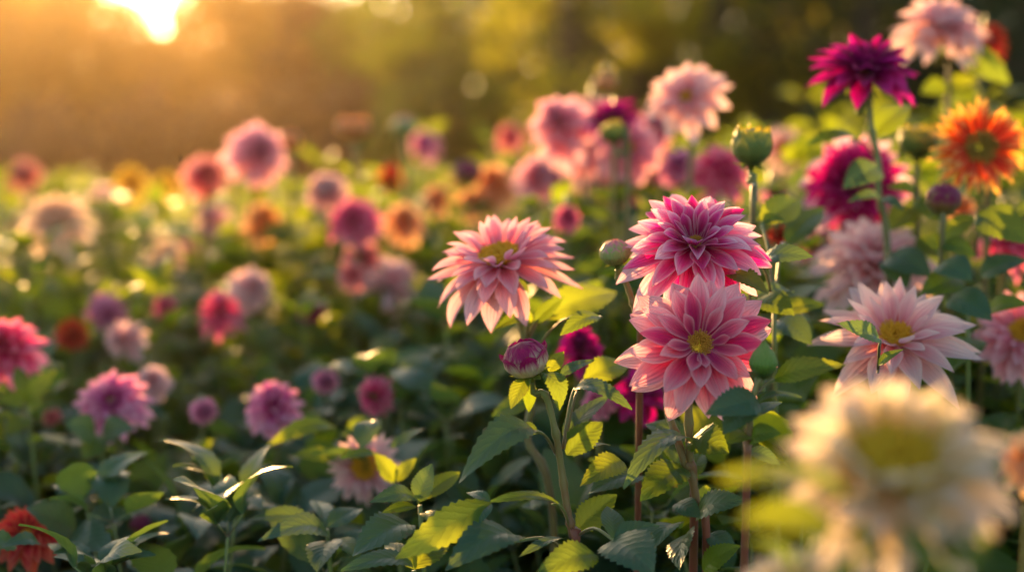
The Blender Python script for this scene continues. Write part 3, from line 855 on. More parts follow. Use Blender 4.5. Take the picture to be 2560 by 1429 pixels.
dahlia('large blurred cream-white dahlia close to the lens in the lower right corner', (2240, 1165), 600, V(-0.05, 0.84, 0.54), 'white', 'cream_white',
       [(2240, 1420, 0.84)], d=0.80, seed=5, fine=1, disc='disc_pale', leaves=[
    lf((2120, 1240), (1800, 1190), 110, 0.76, 0.72, roll=55, mat='leaf_lime', fine=False, stalk=(2230, 1330, .78)),
    lf((2100, 1330), (1840, 1300), 130, 0.76, 0.73, roll=50, mat='leaf_lime', fine=False, stalk=(2230, 1400, .78)),
    lf((2260, 1330), (2330, 1440), 90, 0.75, 0.72, roll=40, mat='leaf_lime', fine=False, stalk=(2235, 1330, .78)),
    lf((2360, 1440), (2480, 1320), 130, 0.82, 0.80, roll=30, mat='leaf', fine=False, stalk=(2240, 1420, .8)),
    lf((2180, 1400), (2140, 1300), 80, 0.78, 0.76, roll=30, mat='leaf_lime', fine=False),
    lf((2330, 1330), (2470, 1420), 110, 0.78, 0.76, roll=30, mat='leaf', fine=False, stalk=(2240, 1400, .78)),
], r=(0.003, 0.004))
dahlia('blurred cream-white dahlia mostly below the lower edge, under the large cream one', (1985, 1510), 360, V(-0.2, 0.85, 0.5), 'white', 'cream_white', [], d=0.86, seed=6, fine=1, disc='disc_pale', leaves=[
    lf((1990, 1420), (1880, 1350), 70, 0.82, 0.80, roll=55, mat='leaf', fine=False), lf((2010, 1400), (2090, 1310), 60, 0.82, 0.80, roll=45, mat='leaf', fine=False),
    lf((2060, 1440), (2190, 1370), 110, 0.80, 0.78, roll=35, mat='leaf', fine=False), ])
dahlia('blurred coral flower cut by the right edge beside the large cream dahlia', (2580, 1150), 170, V(-0.3, 0.5, 0.8), 'double', 'orange', [], d=1.0, seed=3)
dahlia('purple-magenta pointed dahlia seen from the side on a tall bare stem', (2163, 168), 292, V(0.05, 0.93, 0.36), 'spiky', 'purple',
       [(2170, 240, 1.77), (2178, 320, 1.77), (2195, 400, 1.77), (2196, 480, 1.77), (2213, 560, 1.77), (2222, 680, 1.77), (2222, 760, 1.77)], d=1.76, seed=7, fine=2, r=(0.0036, 0.005), leaves=[
    lf((2140, 350), (2015, 362), 46, 1.78, 1.74, roll=52, mat='leaf', hump=.15, stalk=(2190, 400, 1.77)),
    lf((2195, 420), (2108, 470), 84, 1.76, 1.72, roll=25, mat='leaf_teal', hump=.1),
    lf((2175, 345), (2275, 260), 84, 1.80, 1.84, roll=25, mat='leaf', hump=.1),
    lf((2198, 498), (2120, 505), 38, 1.76, 1.72, roll=45, mat='leaf_teal', hump=.15),
    lf((2200, 500), (2260, 525), 36, 1.76, 1.72, roll=45, mat='leaf_teal', hump=.15),
    lf((2222, 640), (2330, 690), 92, 1.76, 1.70, roll=30, mat='leaf_teal', hump=.1),
    lf((2215, 650), (2270, 720), 80, 1.76, 1.72, roll=30, mat='leaf_teal'),
])
dahlia('flame orange and yellow daisy-like dahlia with olive centre at the right edge', (2452, 368), 256, V(-0.06, 0.12, 1.0), 'daisy', 'flame',
       [(2470, 520, 1.86)], d=1.80, seed=8, fine=1, disc='disc_dark', leaves=[
    lf((2440, 540), (2575, 608), 116, 1.66, 1.62, roll=35, mat='leaf', hump=.12, stalk=(2440, 640, 1.7)),
    lf((2440, 545), (2350, 600), 60, 1.70, 1.72, roll=35, mat='leaf_lime'),
])
dahlia('pale pink dahlia cut by the top edge, behind the purple-magenta one', (2355, 62), 250, V(0.05, 0.85, 0.5), 'ruffled', 'pale_pink',
       [(2362, 150, 2.2), (2372, 260, 2.2)], d=2.18, seed=9, fine=1, r=(.004, .005), leaves=[
    lf((2385, 130), (2525, 210), 90, 2.2, 2.15, roll=35, mat='leaf', fine=False),
    lf((2370, 215), (2300, 235), 60, 2.2, 2.2, roll=40, mat='leaf', fine=False),
    lf((2372, 215), (2440, 200), 50, 2.2, 2.2, roll=40, mat='leaf_lime', fine=False),
])
dahlia('small coral red dahlia beyond the pale one in the top right corner', (2470, 110), 100, V(0.2, 0.7, 0.6), 'double', 'red', [], d=2.6, seed=2)
dahlia('crimson-hearted dahlia with white petal edges, behind the purple dahlia\'s stem', (2135, 458), 290, V(-0.25, 0.40, 0.85), 'ruffled', 'bicolour', [], d=2.02, seed=4, fine=1)
dahlia('peach-pink full dahlia behind the pale starry one', (2185, 648), 330, V(-0.1, 0.78, 0.6), 'ruffled', 'pale_pink', [], d=1.86, seed=6, fine=1, roll=1.2)
dahlia('dusky pink dahlia cut by the right edge, level with the pale starry one', (2560, 830), 260, V(-0.2, 0.6, 0.7), 'shaggy', 'peach_pink', [], d=1.75, seed=8, fine=1)
dahlia('pink dahlia at the right edge under the big dark leaf', (2520, 615), 150, V(0.1, 0.8, 0.5), 'double', 'hot_pink', [], d=1.95, seed=5)
dahlia('dull orange dahlia peeping out right of the plum bud', (2400, 530), 90, V(0.2, 0.8, 0.5), 'double', 'orange', [], d=2.0, seed=5)
dahlia('scarlet petals peeping out between leaves right of the magenta-hearted pink dahlia', (1948, 585), 70, V(0.2, 0.9, 0.3), 'spiky', 'red', [], d=1.75, seed=5, squash=1.5)
dahlia('mauve pink dahlia low behind the peach-pink full one', (2040, 605), 120, V(-0.2, 0.8, 0.5), 'double', 'lilac', [], d=2.3, seed=3)
# the upper middle cluster
dahlia('pale pink dahlia with golden heart, topmost of the cluster in the upper middle', (1715, 242), 226, V(-0.30, 0.55, 0.72), 'open', 'pale_pink', [], d=2.15, seed=12, fine=1)
dahlia('round pale pink dahlia at the left end of the upper middle cluster', (1405, 322), 190, V(-0.45, 0.35, 0.75), 'double', 'peach_pink', [], d=2.45, seed=13, fine=1)
dahlia('pale dahlia with sunlit yellow petals above the magenta one', (1478, 268), 110, V(-0.2, 0.8, 0.5), 'open', 'pale_pink', [], d=2.55, seed=14)
dahlia('narrow magenta dahlia seen edge-on, wedged into the pale pink cluster', (1530, 288), 165, V(-0.35, 0.9, 0.1), 'spiky', 'purple', [], d=2.3, seed=15, fine=1)
dahlia('drooping pink dahlia with orange heart behind the small green bud', (1572, 372), 190, V(0.15, 0.25, 0.95), 'open', 'peach_pink', [], d=2.42, seed=16, fine=1)
dahlia('faint pale lilac dahlia behind the tallest green bud', (1958, 372), 130, V(0.1, 0.2, 1), 'daisy', 'pale_pink', [], d=3.1, seed=17)
dahlia('hot pink dahlia behind the top of the sharp magenta-hearted one', (1805, 425), 170, V(0.1, 0.6, 0.75), 'ruffled', 'hot_pink', [], d=2.25, seed=18, fine=1)
dahlia('lilac dahlia left of the hot pink one in the upper middle', (1697, 420), 110, V(-0.2, 0.4, 0.85), 'double', 'lilac', [], d=2.4, seed=19)
dahlia('small plum pink flower right below the hot pink dahlia', (1935, 490), 70, V(0.3, 0.6, 0.6), 'double', 'lilac', [], d=2.3, seed=20)
dahlia('salmon dahlia under the drooping pink one', (1560, 470), 110, V(0, 0.5, 0.8), 'double', 'coral', [], d=2.7, seed=20)
dahlia('blurred pink dahlia under the round pale one', (1345, 445), 130, V(-0.1, 0.5, 0.8), 'double', 'peach_pink', [], d=2.8, seed=21)
dahlia('blurred peach-orange dahlia left of the pink one in mid bed', (1238, 470), 130, V(-0.1, 0.6, 0.75), 'double', 'orange', [], d=3.0, seed=22)
dahlia('small orange dahlia behind the left shoulder of the peach-pink one', (1092, 500), 82, V(-0.1, 0.6, 0.75), 'double', 'orange', [], d=3.0, seed=23)
dahlia('small crimson flower between the peach-pink and the magenta-hearted dahlias', (1418, 545), 75, V(0, 0.6, 0.75), 'double', 'hot_pink', [], d=2.2, seed=24)
dahlia('small pale pink flower below the dim olive shrub', (1275, 345), 80, V(0, 0.6, 0.75), 'double', 'coral', [], d=3.4, seed=24)
dahlia('dark plum flower between two leaves under the peach-pink dahlia', (1448, 872), 128, V(0, 0.7, 0.7), 'double', 'purple', [], d=1.78, seed=25, fine=1)
dahlia('shaded plum flower behind the lower left of the open pink dahlia', (1600, 985), 140, V(0, 0.7, 0.7), 'double', 'purple', [], d=1.72, seed=26)
dahlia('small mauve flower below the plum one, behind the plum bud\'s leaves', (1495, 1005), 90, V(-.2, 0.7, 0.7), 'double', 'lilac', [], d=1.75, seed=27)
dahlia('ruffled rose dahlia filling the gap under the round pale pink one', (1455, 385), 140, V(-0.1, 0.5, 0.85), 'ruffled', 'peach_pink', [], d=2.55, seed=81, fine=1)
dahlia('rose dahlia wedged between the drooping pink one and the topmost pale one', (1640, 318), 120, V(0.2, 0.5, 0.85), 'ruffled', 'rose_pink', [], d=2.5, seed=82, fine=1)
dahlia('pale pink dahlia low in the pink cluster, left of the salmon one', (1492, 425), 120, V(-0.2, 0.6, 0.8), 'open', 'pale_pink', [], d=2.7, seed=83)
dahlia('rose dahlia right under the drooping pink one', (1630, 440), 115, V(0.2, 0.6, 0.8), 'ruffled', 'rose_pink', [], d=2.6, seed=84)
dahlia('peach pink dahlia at the lower left foot of the pink cluster', (1395, 425), 110, V(-0.2, 0.6, 0.8), 'ruffled', 'peach_pink', [], d=2.75, seed=85)
dahlia('peach dahlia between the soft orange pair and the pink cluster', (1180, 505), 110, V(-0.2, 0.6, 0.8), 'ruffled', 'orange', [], d=3.0, seed=86)
# the left half of the bed
dahlia('tall pale-rimmed pink dahlia in profile, highest on the left of the bed', (640, 385), 165, V(0.25, 0.25, 0.9), 'double', 'peach_pink', [], d=2.9, seed=30, fine=1)
dahlia('coral pink dahlia left of the tall pale-rimmed one', (512, 440), 118, V(0.3, 0.1, 0.9), 'double', 'coral', [], d=3.1, seed=31)
dahlia('pale peach round dahlia behind the vivid pink one', (818, 482), 118, V(-0.1, 0.5, 0.8), 'ball', 'pale_pink', [], d=2.9, seed=32)
dahlia('vivid pink dahlia left of the peach-pink shaggy one', (882, 545), 150, V(0.05, 0.55, 0.8), 'ruffled', 'hot_pink', [], d=2.6, seed=33, fine=1)
dahlia('dusty pink dahlia hanging below the vivid pink one', (905, 650), 110, V(0.1, 0.4, 0.9), 'double', 'coral', [], d=2.7, seed=34)
dahlia('peach flower with an orange underside, below the tall pale-rimmed pink dahlia', (655, 560), 120, V(0.1, 0.7, 0.6), 'double', 'orange', [], d=3.0, seed=35)
dahlia('wide cream dahlia far left in the sunlit bed', (140, 545), 200, V(-0.1, 0.7, 0.6), 'ruffled', 'cream_peach', [], d=2.9, seed=36)
dahlia('smaller cream-peach dahlia right of the wide cream one', (262, 505), 100, V(0.1, 0.7, 0.6), 'double', 'pale_pink', [], d=3.6, seed=37)
dahlia('golden yellow dahlia on the horizon of the bed, left of its twin', (330, 465), 105, V(0, 0.8, 0.5), 'double', 'yellow', [], d=4.0, seed=38)
dahlia('golden yellow dahlia on the horizon of the bed, right of its twin', (415, 468), 80, V(0, 0.8, 0.5), 'double', 'yellow', [], d=4.2, seed=39)
dahlia('blurred salmon dahlia at the far left rim of the bed', (62, 438), 90, V(0, 0.6, 0.7), 'ball', 'coral', [], d=3.9, seed=40)
dahlia('pale cream-pink dahlia in the middle of the sunlit bed', (530, 560), 120, V(0, 0.7, 0.6), 'double', 'pale_pink', [], d=3.3, seed=41)
dahlia('ball dahlia with peach crown and purple underside', (265, 782), 118, V(0, 0.85, 0.5), 'ball', 'lilac', [], d=2.5, seed=42, fine=1)
dahlia('flat pink dahlia right of the ball dahlia', (552, 785), 126, V(0, 0.9, 0.4), 'double', 'hot_pink', [], d=2.45, seed=43)
dahlia('dusty peach dahlia behind the flat pink one', (625, 722), 118, V(0.5, 0.2, 0.8), 'double', 'pale_pink', [], d=2.6, seed=44)
dahlia('small magenta pink flower between the ball and the flat pink dahlia', (412, 765), 62, V(0, 0.6, 0.8), 'ball', 'hot_pink', [], d=2.5, seed=45)
dahlia('pale mauve dahlia below the ball dahlia', (318, 850), 112, V(-0.6, 0.2, 0.7), 'double', 'pale_pink', [], d=2.3, seed=46)
dahlia('dull crimson flower in shade left of the pale mauve one', (180, 835), 90, V(0, 0.6, 0.8), 'ball', 'red', [], d=2.4, seed=47)
dahlia('large vivid red-pink dahlia cut by the left edge', (22, 872), 180, V(-0.25, 0.60, 0.75), 'double', 'hot_pink', [], d=1.95, seed=48, fine=1, disc='disc_dark')
dahlia('pink-purple dahlia in the shaded bed, nearest to the left corner leaves', (278, 1000), 196, V(0.0, 0.62, 0.78), 'ruffled', 'lilac', [], d=1.95, seed=49, fine=1, disc='disc_dark')
dahlia('pale flower behind the right shoulder of the pink-purple one', (382, 955), 100, V(0.1, 0.6, 0.8), 'double', 'pale_pink', [], d=2.15, seed=50)
dahlia('lilac-pink flat dahlia alone in the shade in the lower middle', (686, 1022), 156, V(0.0, 0.80, 0.6), 'double', 'lilac', [], d=1.95, seed=51, fine=1)
dahlia('half-open mauve flower in the shade left of the lilac-pink one', (510, 1025), 72, V(0.4, 0.4, 0.7), 'ball', 'lilac', [], d=2.0, seed=52)
dahlia('crimson pink petals hanging above the pale dahlia in the lower middle', (938, 990), 120, V(-0.5, 0.1, 0.85), 'spiky', 'hot_pink', [], d=1.95, seed=53)
dahlia('pale pink daisy-shaped dahlia partly behind leaves in the lower middle', (912, 1165), 200, V(-0.05, 0.28, 0.95), 'daisy', 'pale_pink', [], d=1.74, seed=54, fine=1)
dahlia('coral red ragged dahlia in the lower left corner', (66, 1335), 190, V(0.05, 0.75, 0.65), 'spiky', 'red', [], d=1.62, seed=55, fine=1)
dahlia('tiny coral flower left of the pink-purple dahlia', (130, 1040), 50, V(0, 0.6, 0.8), 'ball', 'coral', [], d=2.1, seed=56)
dahlia('maroon flower in shade left of the peach-pink shaggy dahlia', (778, 770), 74, V(0, 0.6, 0.8), 'ball', 'purple', [], d=2.5, seed=57)
dahlia('small magenta flower above the crimson petals in the lower middle', (812, 950), 70, V(0, 0.6, 0.8), 'ball', 'lilac', [], d=2.1, seed=58)
dahlia('deep pink flower below the dusty pink one left of the shaggy dahlia', (880, 690), 80, V(0, 0.6, 0.8), 'double', 'coral', [], d=2.5, seed=59)
dahlia('faint purple-pink flower on the rim of the bed right of the small plum bud', (1062, 365), 86, V(0, 0.6, 0.8), 'double', 'lilac', [], d=3.6, seed=60)
dahlia('small wine red flower on the rim below the rust bud', (975, 445), 70, V(0.3, 0.6, 0.6), 'double', 'red', [], d=3.3, seed=61)
dahlia('peach dahlia half hidden left behind the shaggy one', (1010, 560), 120, V(0, 0.6, 0.8), 'double', 'orange', [], d=2.8, seed=62)

# ------------------------------------------------------------------ buds
bud('plump green bud with a flat yellow-fringed top on a tall bare stem', (1880, 365), 98, 1.60, V(0.02, 1, 0.1), 'cup', 'bud_green', 0.98, 8,
    [(1884, 440, 1.60), (1885, 500, 1.60), (1880, 640, 1.60)], fringe=True, seed=1, r=(.003, .004), leaves=[
    lf((1884, 560), (1960, 548), 40, 1.60, 1.58, roll=45, mat='leaf', hump=.14), lf((1882, 600), (1800, 640), 60, 1.62, 1.64, roll=35, mat='leaf_lime')])
bud('round pale green bud with a pink tip, left of the magenta-hearted dahlia', (1538, 630), 76, 1.46, V(-0.16, 1, 0.2), 'round', 'bud_pale', 0.90, 8,
    [(1560, 695, 1.46), (1580, 750, 1.46), (1592, 800, 1.46), (1600, 900, 1.47)], mat='stem_red', seed=2, r=(.0028, .0036))
bud('fat cream bud streaked with plum, its outer crimson petals peeling, on a hairy stem', (1314, 896), 108, 1.375, V(-0.28, 1, 0.22), 'plum', 'bud_plum', 0.88, 7,
    [(1362, 985, 1.38), (1386, 1067, 1.38), (1404, 1174, 1.385), (1418, 1270, 1.385), (1432, 1341, 1.385), (1440, 1440, 1.39)], seed=3, flare=0.5, r=(.0026, .0044), hairs=True, mat='stem_red', leaves=[
    lf((1313, 946), (1277, 1022), 48, 1.37, 1.35, roll=20, mat='leaf_lime', hump=.06),
    lf((1322, 952), (1322, 1030), 40, 1.385, 1.39, roll=25, mat='leaf', hump=.05),
    lf((1355, 930), (1398, 1028), 58, 1.375, 1.355, roll=22, mat='leaf', hump=.22, side=.12),
    lf((1372, 928), (1410, 878), 40, 1.39, 1.40, roll=15, mat='leaf_lime', hump=.05),
    lf((1400, 940), (1486, 900), 36, 1.40, 1.42, roll=40, mat='leaf_teal', hump=.1),
    lf((1460, 950), (1572, 908), 70, 1.48, 1.54, roll=25, mat='leaf_lime', hump=.1, stalk=(1410, 1120, 1.4)),
    lf((1437, 972), (1580, 1022), 56, 1.40, 1.36, roll=42, mat='leaf_teal', hump=.2, stalk=(1407, 1122, 1.39)),
    lf((1409, 1092), (1520, 990), 60, 1.41, 1.47, roll=38, mat='leaf_teal', hump=.06),
    lf((1418, 1137), (1508, 1052), 78, 1.40, 1.42, roll=22, mat='leaf', hump=.08),
    lf((1340, 1078), (1148, 1186), 98, 1.36, 1.30, roll=38, mat='leaf_teal', hump=.22, droop=.12, stalk=(1390, 1135, 1.385)),
    lf((1345, 1082), (1265, 1070), 44, 1.36, 1.38, roll=40, mat='leaf', hump=.1),
    lf((1225, 1254), (986, 1398), 92, 1.33, 1.29, roll=12, mat='leaf_lime', hump=.05, fold=.15),
    lf((1398, 1262), (1226, 1252), 44, 1.37, 1.33, roll=52, mat='leaf', hump=.12, stalk=(1428, 1330, 1.385)),
    lf((1226, 1258), (1178, 1324), 50, 1.33, 1.31, roll=35, mat='leaf_teal'),
    lf((1224, 1254), (1164, 1230), 36, 1.33, 1.35, roll=50, mat='leaf_teal'),
    lf((1433, 1140), (1525, 1112), 40, 1.41, 1.44, roll=55, mat='leaf_teal', hump=.15),
    lf((1556, 1152), (1450, 1216), 74, 1.43, 1.37, roll=25, mat='leaf_lime', hump=.1),
    lf((1444, 1322), (1542, 1235), 82, 1.39, 1.40, roll=18, mat='leaf_lime', hump=.06),
    lf((1536, 1350), (1518, 1264), 66, 1.33, 1.37, roll=28, mat='leaf_teal', hump=.08),
    lf((1536, 1350), (1648, 1314), 62, 1.33, 1.35, roll=35, mat='leaf_teal', hump=.12),
    lf((1532, 1348), (1636, 1432), 140, 1.33, 1.26, roll=28, mat='leaf_teal', hump=.08, stalk=(1440, 1340, 1.385)),
    lf((1488, 1384), (1340, 1432), 88, 1.32, 1.26, roll=25, mat='leaf', hump=.1),
    lf((1412, 1345), (1296, 1392), 32, 1.36, 1.33, roll=50, mat='leaf_teal', hump=.1),
    lf((1302, 1350), (1112, 1428), 120, 1.34, 1.27, roll=45, mat='leaf_teal', hump=.2, stalk=(1436, 1400, 1.385)),
    lf((1604, 1190), (1470, 1236), 90, 1.46, 1.42, roll=50, mat='leaf_teal', hump=.12),
])
bud('slim pointed green bud overlapping the right petals of the open pink dahlia', (1909, 893), 70, 1.275, V(0.03, 1, 0.1), 'point', 'bud_tight', 1.42, 6,
    [(1896, 950, 1.275), (1880, 1005, 1.275), (1874, 1060, 1.277), (1868, 1160, 1.28), (1866, 1235, 1.28)], mat='stem_red', seed=4, r=(.0026, .0036), leaves=[
    lf((1898, 1008), (1764, 1034), 92, 1.275, 1.245, roll=28, mat='leaf_teal', hump=.14),
    lf((1880, 1012), (1808, 1084), 84, 1.275, 1.25, roll=25, mat='leaf_teal', hump=.1),
    lf((1874, 1098), (1952, 1082), 62, 1.28, 1.255, roll=35, mat='leaf', hump=.15),
    lf((1874, 1095), (1818, 1108), 52, 1.28, 1.255, roll=48, mat='leaf_lime', hump=.16),
    lf((1898, 1004), (2004, 992), 32, 1.28, 1.265, roll=58, mat='leaf_teal', hump=.16),
    lf((1935, 950), (2118, 912), 66, 1.28, 1.255, roll=30, mat='leaf_lime', hump=.14, stalk=(1892, 985, 1.275)),
    lf((1888, 1040), (1955, 1005), 36, 1.30, 1.33, roll=40, mat='leaf_teal'),
    lf((1866, 1130), (1950, 1160), 50, 1.31, 1.31, roll=45, mat='leaf_teal', hump=.15),
])
bud('blurred green bud with yellow rim left of the flame orange dahlia', (2294, 352), 96, 1.88, V(-0.05, 1, 0.1), 'cup', 'bud_green', 0.82, 8,
    [(2292, 420, 1.88), (2290, 480, 1.88), (2290, 640, 1.88)], fringe=True, seed=6, r=(.0028, .004), leaves=[
    lf((2290, 480), (2215, 470), 40, 1.88, 1.86, roll=40, mat='leaf', hump=.14), lf((2290, 500), (2370, 560), 80, 1.86, 1.82, roll=35, mat='leaf_lime'), lf((2288, 520), (2220, 580), 80, 1.86, 1.84, roll=30, mat='leaf_lime'), lf((2290, 600), (2360, 640), 70, 1.86, 1.84, roll=30, mat='leaf')])
bud('dark plum and green bud below the flame orange dahlia', (2358, 498), 82, 1.66, V(0.02, 1, 0.1), 'plum', 'bud_dark', 0.98, 7,
    [(2354, 580, 1.66), (2352, 670, 1.66)], seed=7, r=(.0028, .0038), leaves=[
    lf((2352, 610), (2440, 640), 60, 1.66, 1.64, roll=40, mat='leaf', hump=.14), lf((2352, 615), (2300, 590), 44, 1.66, 1.66, roll=35, mat='leaf_lime'), lf((2352, 660), (2430, 700), 90, 1.65, 1.60, roll=35, mat='leaf_teal')])
bud('blurred rust coloured bud above the rim of the bed, left of the pale one', (884, 322), 84, 3.0, V(0, 1, 0.1), 'cup', 'bud_rust', 0.75, 8, [(890, 400, 3.0)], seed=8, fine=False, r=(.004, .005))
bud('blurred pale bud at the right of the rust one on the bed\'s rim', (1010, 316), 62, 3.3, V(0, 1, 0.1), 'round', 'bud_pale', 0.95, 8, [(1016, 400, 3.3)], seed=9, fine=False, r=(.004, .005))
bud('dim red bud standing alone above the magenta edge-on dahlia', (1514, 207), 56, 2.7, V(0, 1, 0.1), 'round', 'bud_rust', 0.9, 8, [(1516, 260, 2.7)], seed=10, fine=False)
bud('green bud on a slanting stem in front of the drooping pink dahlia', (1532, 330), 62, 2.1, V(-0.3, 1, 0.2), 'cup', 'bud_green', 0.85, 8, [(1556, 390, 2.1), (1570, 440, 2.1)], seed=11, fine=False)
bud('brown-pink bud right behind the tall pale-rimmed pink dahlia', (726, 352), 54, 3.0, V(0, 1, 0.1), 'round', 'bud_rust', 1.0, 8, [(730, 420, 3.0)], seed=12, fine=False)
bud('dark purple bud on the rim of the bed left of the blurred pink dahlia', (1168, 430), 72, 2.9, V(0, 1, 0.2), 'round', 'bud_dark', 0.9, 8, [], seed=13, fine=False)
bud('crimson bud low in the shade beside the coral red dahlia', (352, 1310), 54, 1.75, V(0, 1, 0.2), 'round', 'bud_dark', 1.0, 8, [], seed=14, fine=False)

# ------------------------------------------------------------------ leafy plants with the leaves the photograph shows
def leaf_plant(label, top, leaves, low_r=.004):
    pts = [P(*top)]
    foot = ground_pt(pts[0], (0.01, 0.03))
    root = empty('leafy_plant', foot, label, 'plant')
    stem_part(root, [pts[0], pts[0].lerp(foot, 0.4) + Vector((0.006, 0, 0)), foot], .0022, low_r)
    for l in leaves: hand_leaf(root, *l[0], **l[1])
    return root
leaf_plant('low spray of blue-green leaves with lit edges, left of the big bright leaf', (818, 1322, 1.50), [
    lf((822, 1342), (648, 1344), 84, 1.50, 1.44, roll=48, mat='leaf_teal', hump=.2, droop=.05),
    lf((795, 1312), (612, 1300), 56, 1.53, 1.52, roll=48, mat='leaf_teal', hump=.15),
    lf((818, 1320), (908, 1270), 58, 1.50, 1.54, roll=40, mat='leaf_teal', hump=.1),
    lf((812, 1316), (782, 1250), 60, 1.52, 1.60, roll=40, mat='leaf_teal', hump=.1),
    lf((828, 1350), (795, 1430), 92, 1.48, 1.42, roll=35, mat='leaf_teal'),
    lf((840, 1350), (905, 1400), 60, 1.48, 1.44, roll=40, mat='leaf'),
])
leaf_plant('upright spray with one cream-lit leaf, between the low blue-green spray and the bud stem', (1050, 1262, 1.45), [
    lf((1030, 1312), (880, 1392), 112, 1.44, 1.38, roll=42, mat='leaf_teal', hump=.14),
    lf((1045, 1258), (922, 1256), 58, 1.45, 1.41, roll=46, mat='leaf_teal', hump=.22),
    lf((1046, 1252), (1080, 1158), 66, 1.45, 1.45, roll=30, mat='leaf_teal', hump=.05),
    lf((1055, 1246), (1150, 1180), 56, 1.46, 1.50, roll=25, mat='leaf_lime', hump=.08),
    lf((1042, 1266), (952, 1282), 34, 1.44, 1.42, roll=40, mat='leaf_lime', hump=.1),
    lf((1060, 1280), (1100, 1330), 50, 1.44, 1.40, roll=35, mat='leaf'),
])
leaf_plant('leaves cut by the lower edge under the big bright leaf', (1035, 1425, 1.36), [
    lf((1032, 1416), (852, 1424), 66, 1.36, 1.31, roll=45, mat='leaf_teal', hump=.16),
    lf((1036, 1418), (1130, 1330), 70, 1.40, 1.45, roll=20, mat='leaf_lime', hump=.05),
    lf((1040, 1420), (960, 1360), 60, 1.40, 1.45, roll=30, mat='leaf'),
])
leaf_plant('large bright leaves right of the magenta-hearted dahlia', (1935, 760, 1.52), [
    lf((1900, 655), (2034, 642), 66, 1.48, 1.44, roll=45, mat='leaf_teal', hump=.14, stalk=(1935, 770, 1.52)),
    lf((1905, 560), (2002, 500), 84, 1.58, 1.66, roll=20, mat='leaf_lime', hump=.06, stalk=(1935, 770, 1.52)),
    lf((1965, 610), (2060, 520), 74, 1.70, 1.78, roll=25, mat='leaf', hump=.06, stalk=(1935, 770, 1.52)),
    lf((1900, 745), (1985, 790), 80, 1.50, 1.46, roll=35, mat='leaf'),
    lf((1880, 750), (1985, 730), 50, 1.52, 1.54, roll=50, mat='leaf_teal', hump=.2),
    lf((1945, 800), (2030, 860), 84, 1.56, 1.52, roll=35, mat='leaf_teal'),
    lf((1950, 780), (2060, 760), 60, 1.60, 1.60, roll=40, mat='leaf_lime'),
])
leaf_plant('dark broad leaves behind the right petals of the pale starry dahlia', (2420, 790, 1.66), [
    lf((2380, 740), (2480, 800), 96, 1.64, 1.58, roll=30, mat='leaf_teal', hump=.1),
    lf((2400, 700), (2300, 740), 84, 1.66, 1.62, roll=35, mat='leaf', hump=.1),
    lf((2450, 690), (2570, 650), 76, 1.68, 1.66, roll=42, mat='leaf_teal', hump=.14),
    lf((2440, 850), (2380, 930), 90, 1.66, 1.60, roll=30, mat='leaf'),
    lf((2470, 780), (2570, 760), 64, 1.62, 1.58, roll=45, mat='leaf_lime', hump=.16),
])
leaf_plant('broad grey-green leaf in the lower left corner beside the coral red dahlia', (200, 1330, 1.62), [
    lf((165, 1360), (290, 1380), 120, 1.62, 1.54, roll=40, mat='leaf_teal', hump=.12, fine=False),
    lf((190, 1330), (60, 1270), 110, 1.64, 1.60, roll=40, mat='leaf_teal', hump=.12, fine=False),
    lf((40, 1365), (-60, 1350), 60, 1.52, 1.48, roll=40, mat='leaf_teal', hump=.12, fine=False),
    lf((100, 1360), (0, 1368), 44, 1.52, 1.48, roll=45, mat='leaf_teal', hump=.2, fine=False),
    lf((220, 1310), (330, 1290), 80, 1.68, 1.68, roll=40, mat='leaf_teal', hump=.2, fine=False),
])
leaf_plant('young yellow-green shoot in front of the large vivid pink dahlia at the left edge', (70, 1010, 1.86), [
    lf((62, 1000), (40, 915), 50, 1.86, 1.88, roll=25, mat='leaf_lime', fine=False),
    lf((66, 1000), (140, 925), 52, 1.86, 1.86, roll=25, mat='leaf_lime', fine=False),
    lf((60, 1010), (-10, 1000), 44, 1.86, 1.84, roll=40, mat='leaf_lime', fine=False),
    lf((70, 1020), (110, 1010), 40, 1.86, 1.84, roll=30, mat='leaf_lime', fine=False),
    lf((70, 1040), (20, 1090), 60, 1.86, 1.82, roll=30, mat='leaf_lime', fine=False),
])
leaf_plant('heart-shaped blue-green leaves under the pink-purple dahlia', (250, 1090, 1.86), [
    lf((240, 1085), (160, 1060), 80, 1.86, 1.82, roll=30, mat='leaf_teal', fine=False),
    lf((255, 1085), (335, 1070), 76, 1.86, 1.82, roll=30, mat='leaf_teal', fine=False),
    lf((250, 1100), (210, 1150), 60, 1.86, 1.84, roll=30, mat='leaf', fine=False),
])
leaf_plant('leaves crossing in front of the pale daisy-shaped dahlia', (985, 1200, 1.62), [
    lf((985, 1205), (935, 1130), 50, 1.60, 1.60, roll=25, mat='leaf_lime', fine=False),
    lf((935, 1132), (850, 1145), 34, 1.60, 1.58, roll=40, mat='leaf', fine=False),
    lf((990, 1200), (1040, 1145), 40, 1.60, 1.60, roll=25, mat='leaf_lime', fine=False),
    lf((930, 1050), (905, 1125), 70, 1.66, 1.62, roll=25, mat='leaf_teal', fine=False),
    lf((980, 1120), (1060, 1070), 34, 1.64, 1.66, roll=45, mat='leaf_teal', fine=False),
])
leaf_plant('long arched yellow-green leaves right of the lilac-pink flat dahlia', (850, 1130, 1.78), [
    lf((840, 1070), (665, 1115), 54, 1.78, 1.74, roll=38, mat='leaf_lime', hump=.2, fine=False),
    lf((830, 1150), (725, 1140), 44, 1.76, 1.72, roll=38, mat='leaf_lime', hump=.15, fine=False),
    lf((860, 1090), (960, 1050), 50, 1.80, 1.84, roll=38, mat='leaf', hump=.15, fine=False),
])

